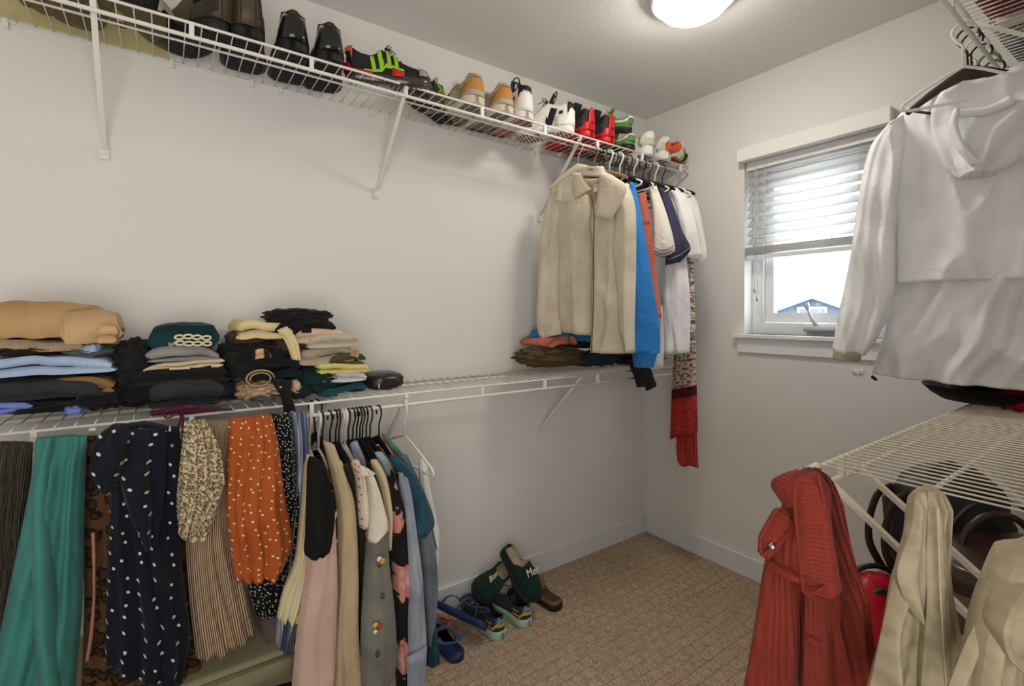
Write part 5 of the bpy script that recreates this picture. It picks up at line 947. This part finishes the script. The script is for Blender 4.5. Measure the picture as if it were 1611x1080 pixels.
for px, lab in ((898, 'black and red sneaker marked 23, left one of the pair'), (929, 'black and red sneaker marked 23, right one of the pair')):
    shoe('red_heel_sneaker', lab, 'shoe', ux(px, 1.73), 1.74, SZ, UP+.02, BLS, REDS, kind='high', patches=[('heel_strip', REDS, 0, .010, 0, 1.15, .005), ('heel_base', REDS, 0, .3, 0, .16, .004), ('side_panel', M_('charcoal_suede', (52, 48, 46), .8), 0.04, .34, .16, .6, .003)], laces=M_('speckled_lace', (180, 170, 160)), tread=DRED, z0=.032, L=.29, W=.116, heeltext=('23', .018, BLS, .062), taper=.18)
GP = [('collar_stripe', CRM_, 0, .3, .55, .8, .003), ('green_panel', GRN, 0, .3, .15, .5, .003), ('side_stripe', LIME, .3, .42, .1, .9, .003)]
shoe('green_sneaker', 'green and cream sneaker standing on the shelf under its twin', 'shoe', ux(962, 1.73), 1.74, SZ, UP+.1, GRN, BLS, patches=GP, laces=CRM_, z0=.026, L=.28, W=.10, tread=M_('gum', (150, 108, 60)))
shoe('green_sneaker', 'green and cream sneaker tipped on top of its twin', 'shoe', ux(958, 1.70), 1.73, SZ+.105, UP+.5, GRN, BLS, patches=GP, laces=CRM_, z0=.026, L=.27, W=.10, tilt=-.15, roll=-.3, tread=M_('gum', (150, 108, 60)))
for px, lab in ((992, 'all white sneaker seen from the heel, left one of the pair'), (1017, 'all white sneaker seen from the heel, right one of the pair')):
    shoe('white_sneaker', lab, 'shoe', ux(px, 1.73), 1.74, SZ, UP+.05, WHS, WHS, patches=[('heel_counter', WHS, 0, .2, .3, 1, .004), ('heel_patch', M_('pale_sage', (188, 192, 170)), 0, .16, .05, .35, .003)], laces=WHS, z0=.04, L=.295, W=.118, tread=GRM, kind='runner', taper=.35)
shoe('pink_white_sneaker', 'pinkish white running shoe right of the all white pair', 'shoe', ux(1036, 1.74), 1.752, SZ, UP+.2, PKG, WHS, patches=[('heel_band', M_('taupe', (120, 104, 96)), 0, .12, .2, .8, .003), ('side_mark', M_('maroon', (122, 30, 38)), .4, .55, .2, .6, .003)], laces=WHS, z0=.032, L=.25, W=.094)
shoe('cleat_shoe', 'orange and white shoe with dark red sole lying sideways at the corner', 'shoe', 2.205, 1.648, SZ+.046, .06, ORG, DRED, patches=[('side_panel', WHS, .3, .6, .1, .6, .003), ('stripe', LIME, .62, .74, .1, .8, .003), ('toe_cap', BLS, .78, .97, .05, .8, .004)], laces=WHS, z0=.026, L=.20, W=.088, roll=1.2, tab='none')
# ------------------------------------------------------------------ shoes on the carpet
def on_floor(hx, hy, tx, ty, z=0):
    a = P(hx, hy, z=z); b = P(tx, ty, z=z); c = (a+b)/2; return c.x, c.y, math.atan2(b.y-a.y, b.x-a.x)
DKS = M_('dark_knit', (58, 54, 60), .8, bump=(200, .5, .002)); MINT = M_('mint_sole', (170, 196, 176), .5); GOLD = M_('gold_yellow', (186, 170, 84))
for (h_, t_, lab) in (((785, 1004), (724, 950), 'dark sneaker with pale mint sole on the carpet, nearest one of the pair'), ((818, 976), (762, 934), 'dark sneaker with pale mint sole on the carpet, one of the pair nearer the wall')):
    x, y, a = on_floor(*h_, *t_); x, y = (x, min(y, 1.725))
    shoe('knit_sneaker', lab, 'shoe', x, y, .001, UP+.06, DKS, MINT, patches=[('heel_panel', GOLD, 0, .10, .2, .38, .003), ('chevron', GOLD, .1, .24, .3, .4, .004), ('chevron', GOLD, .1, .24, .62, .72, .004), ('heel_tab', M_('blue_tab', (110, 140, 160)), 0, .03, .4, .8, .004), ('orange_dot', ORG, .13, .16, .44, .52, .004)], laces=M_('speckled_lace', (180, 170, 160)), z0=.034, L=.275, W=.098, lining=M_('dark_lining', (38, 36, 42)), tread=RUB)
CLG = M_('brown_clog', (126, 92, 62), .45, coat=.15); FBED = M_('dark_footbed', (66, 50, 40)); DGF = fab((26, 58, 52), 'fur', (16, 40, 36)); SHP = fab((196, 180, 156), 'fur', (160, 142, 118)); CRW = M_('cream_thread', (222, 212, 186))
x, y, a = on_floor(822, 982, 768, 932); shoe('leather_clog', 'brown leather clog mostly under the dark green slipper marked Mer', 'clog', x, min(y, 1.735), .001, UP+.05, CLG, RUB, kind='clog', z0=.026, L=.27, W=.105, lining=FBED)
x2, y2, a = on_floor(856, 957, 806, 910); shoe('leather_clog', 'brown leather clog with its open heel to the right of the green slippers', 'clog', x2+.02, min(y2, 1.735), .001, UP+.05, CLG, RUB, kind='clog', z0=.026, L=.27, W=.105, lining=FBED)
g = shoe('fuzzy_mule', 'dark green fuzzy slipper embroidered Mer leaning on the brown clogs', 'slipper', x+.035, 1.70, .155, -UP+.12, DGF, M_('dark_felt_sole', (36, 34, 32)), kind='mule', z0=.016, L=.25, W=.11, lining=SHP, tilt=.68)
text('embroidery', 'Mer', .045, CRW, g, (.035, 0, .088), (0, .05, math.pi/2), shear=.35, ext=.0012)
g = shoe('fuzzy_mule', 'dark green fuzzy slipper embroidered Bon leaning against the baseboard', 'slipper', x-.075, 1.755, .13, math.pi+.35, DGF, M_('dark_felt_sole', (36, 34, 32)), kind='mule', z0=.016, L=.24, W=.105, lining=SHP, tilt=.15, roll=-.75)
text('embroidery', 'Bon', .032, CRW, g, (.04, -.012, .086), (.35, .0, math.pi), shear=.35, ext=.0012)
# sandals
NVS = M_('navy_foam', (36, 50, 88), .5); STP = fab((70, 86, 120), 'floral', (166, 140, 106), (126, 138, 160), sc=60, r=.5); TANF = M_('tan_footbed', (196, 142, 98), .5)
def sandal(lab, x, y, z, head, sole, strap, tilt=0, roll=0, L=.25, knot=False):
    t = thing('sandal', lab, 'sandal', (x, y, z), (roll, tilt, head)); V = []; Fc = []
    for q in XS:
        w = hwid(q, .092)+.001
        for yy, zz in ((-w, 0), (-w*1.02, .012), (-w*.97, .024), (w*.97, .024), (w*1.02, .012), (w, 0)): V.append(((q-.5)*L, yy, zz))
    for i in range(len(XS)-1):
        for j in range(6): a = i*6+j; b_ = i*6+(j+1) % 6; Fc.append((a, b_, b_+6, a+6))
    Fc += [tuple(range(6)), tuple((len(XS)-1)*6+j for j in range(6))[::-1]]
    mk('sole', V, Fc, sole, t)
    for q, hh, wd in ((.70, .052, 2.6), (.42, .068, 2.2)):
        w = hwid(q, .092)+.003; MB().tube([((q-.5)*L+.02*math.cos(a), w*math.cos(a), .014+hh*math.sin(a)**.8 if math.sin(a) > 0 else .014) for a in [math.pi*k/14 for k in range(15)]], .0022, 8, flat=wd*2, up=(0, 0, 1)).go('strap', strap, t)
    MB().tube([(.06*math.cos(a)-.05, .037*math.sin(a), .05+.02*abs(math.cos(a))) for a in [math.radians(70+220*k/14) for k in range(15)]], .002, 8, flat=4.5, up=(0, 0, 1)).go('heel_strap', strap, t)
    if knot:
        for k in range(4): MB().tube([(.03+.02*k, -.03+.02*k, .07), (.01+.03*math.cos(k*1.6), .03*math.sin(k*1.6), .11), (.04, .02-.01*k, .085)], .011, 8, flat=.6).go('scarf_knot', strap, t)
    return t
a_ = P(712, 1040, z=0); sandal('navy sandal with patterned straps flat on the carpet', a_.x+.005, a_.y+.10, .001, UP+.12, NVS, STP)
c_ = P(728, 985, z=.04); sandal('navy sandal with patterned straps tipped up against the dark sneaker', c_.x-.005, c_.y+.02, .06, UP+.35, NVS, STP, roll=.75, L=.26)
c_ = P(688, 1005, z=0); sandal('tan sandal with a knotted red bandana strap beside the navy sandals', c_.x-.01, c_.y+.05, .001, UP+.2, TANF, fab((196, 60, 66), 'floral', (224, 210, 200), (60, 30, 40), sc=50, r=.4), knot=True)
# ------------------------------------------------------------------ floor under the hanging clothes, bottom left
KH = mat('khaki_canvas', (150, 142, 112), .85, bump=(300, .3, .002))
ux0, ux1 = -.28, .30
g = thing('canvas_bin', 'large khaki canvas storage bin on the floor beneath the striped skirt', 'bin', ((ux0+ux1)/2, 1.68, 0))
def soft(name, a, c, m, r=.02):
    o = MB().box(a, c).go(name, m, g, smooth=True); md = o.modifiers.new('bevel', 'BEVEL'); md.width = r; md.segments = 3; return o
hw2 = (ux1-ux0)/2
soft('body', (-hw2, -.20, 0), (hw2, .19, .33), KH); soft('lid', (-hw2-.006, -.206, .318), (hw2+.006, .19, .352), KH, .012)
MB().tube([(-hw2, -.21, .335), (hw2+.004, -.21, .335)], .004, 6).go('piping', mat('khaki_piping', (128, 118, 90), .8), g)
MB().box((-.26, -.2115, .24), (-.17, -.2065, .31)).go('label_card', mat('pale_card', (200, 206, 180), .8), g, smooth=False)
BG = mat('black_bag_leather', (26, 25, 26), .4)
c_ = P(415, 1092, v=1.33)
g = thing('strap_bag', 'black bag with arched straps at the bottom edge of the photo', 'bag', (c_.x, 1.36, 0))
blob('body', (0, 0, .13), (.15, .07, .135), BG, g, e=2.8, amp=.08, sc=3, seed=4)
for d_, hh in ((-.05, .10), (.03, .075)):
    MB().tube([(.13*math.cos(a)+.02, d_, .235+hh*math.sin(a)) for a in [math.pi*k/20 for k in range(21)]], .0065, 8, flat=1.6).go('strap', BG, g)
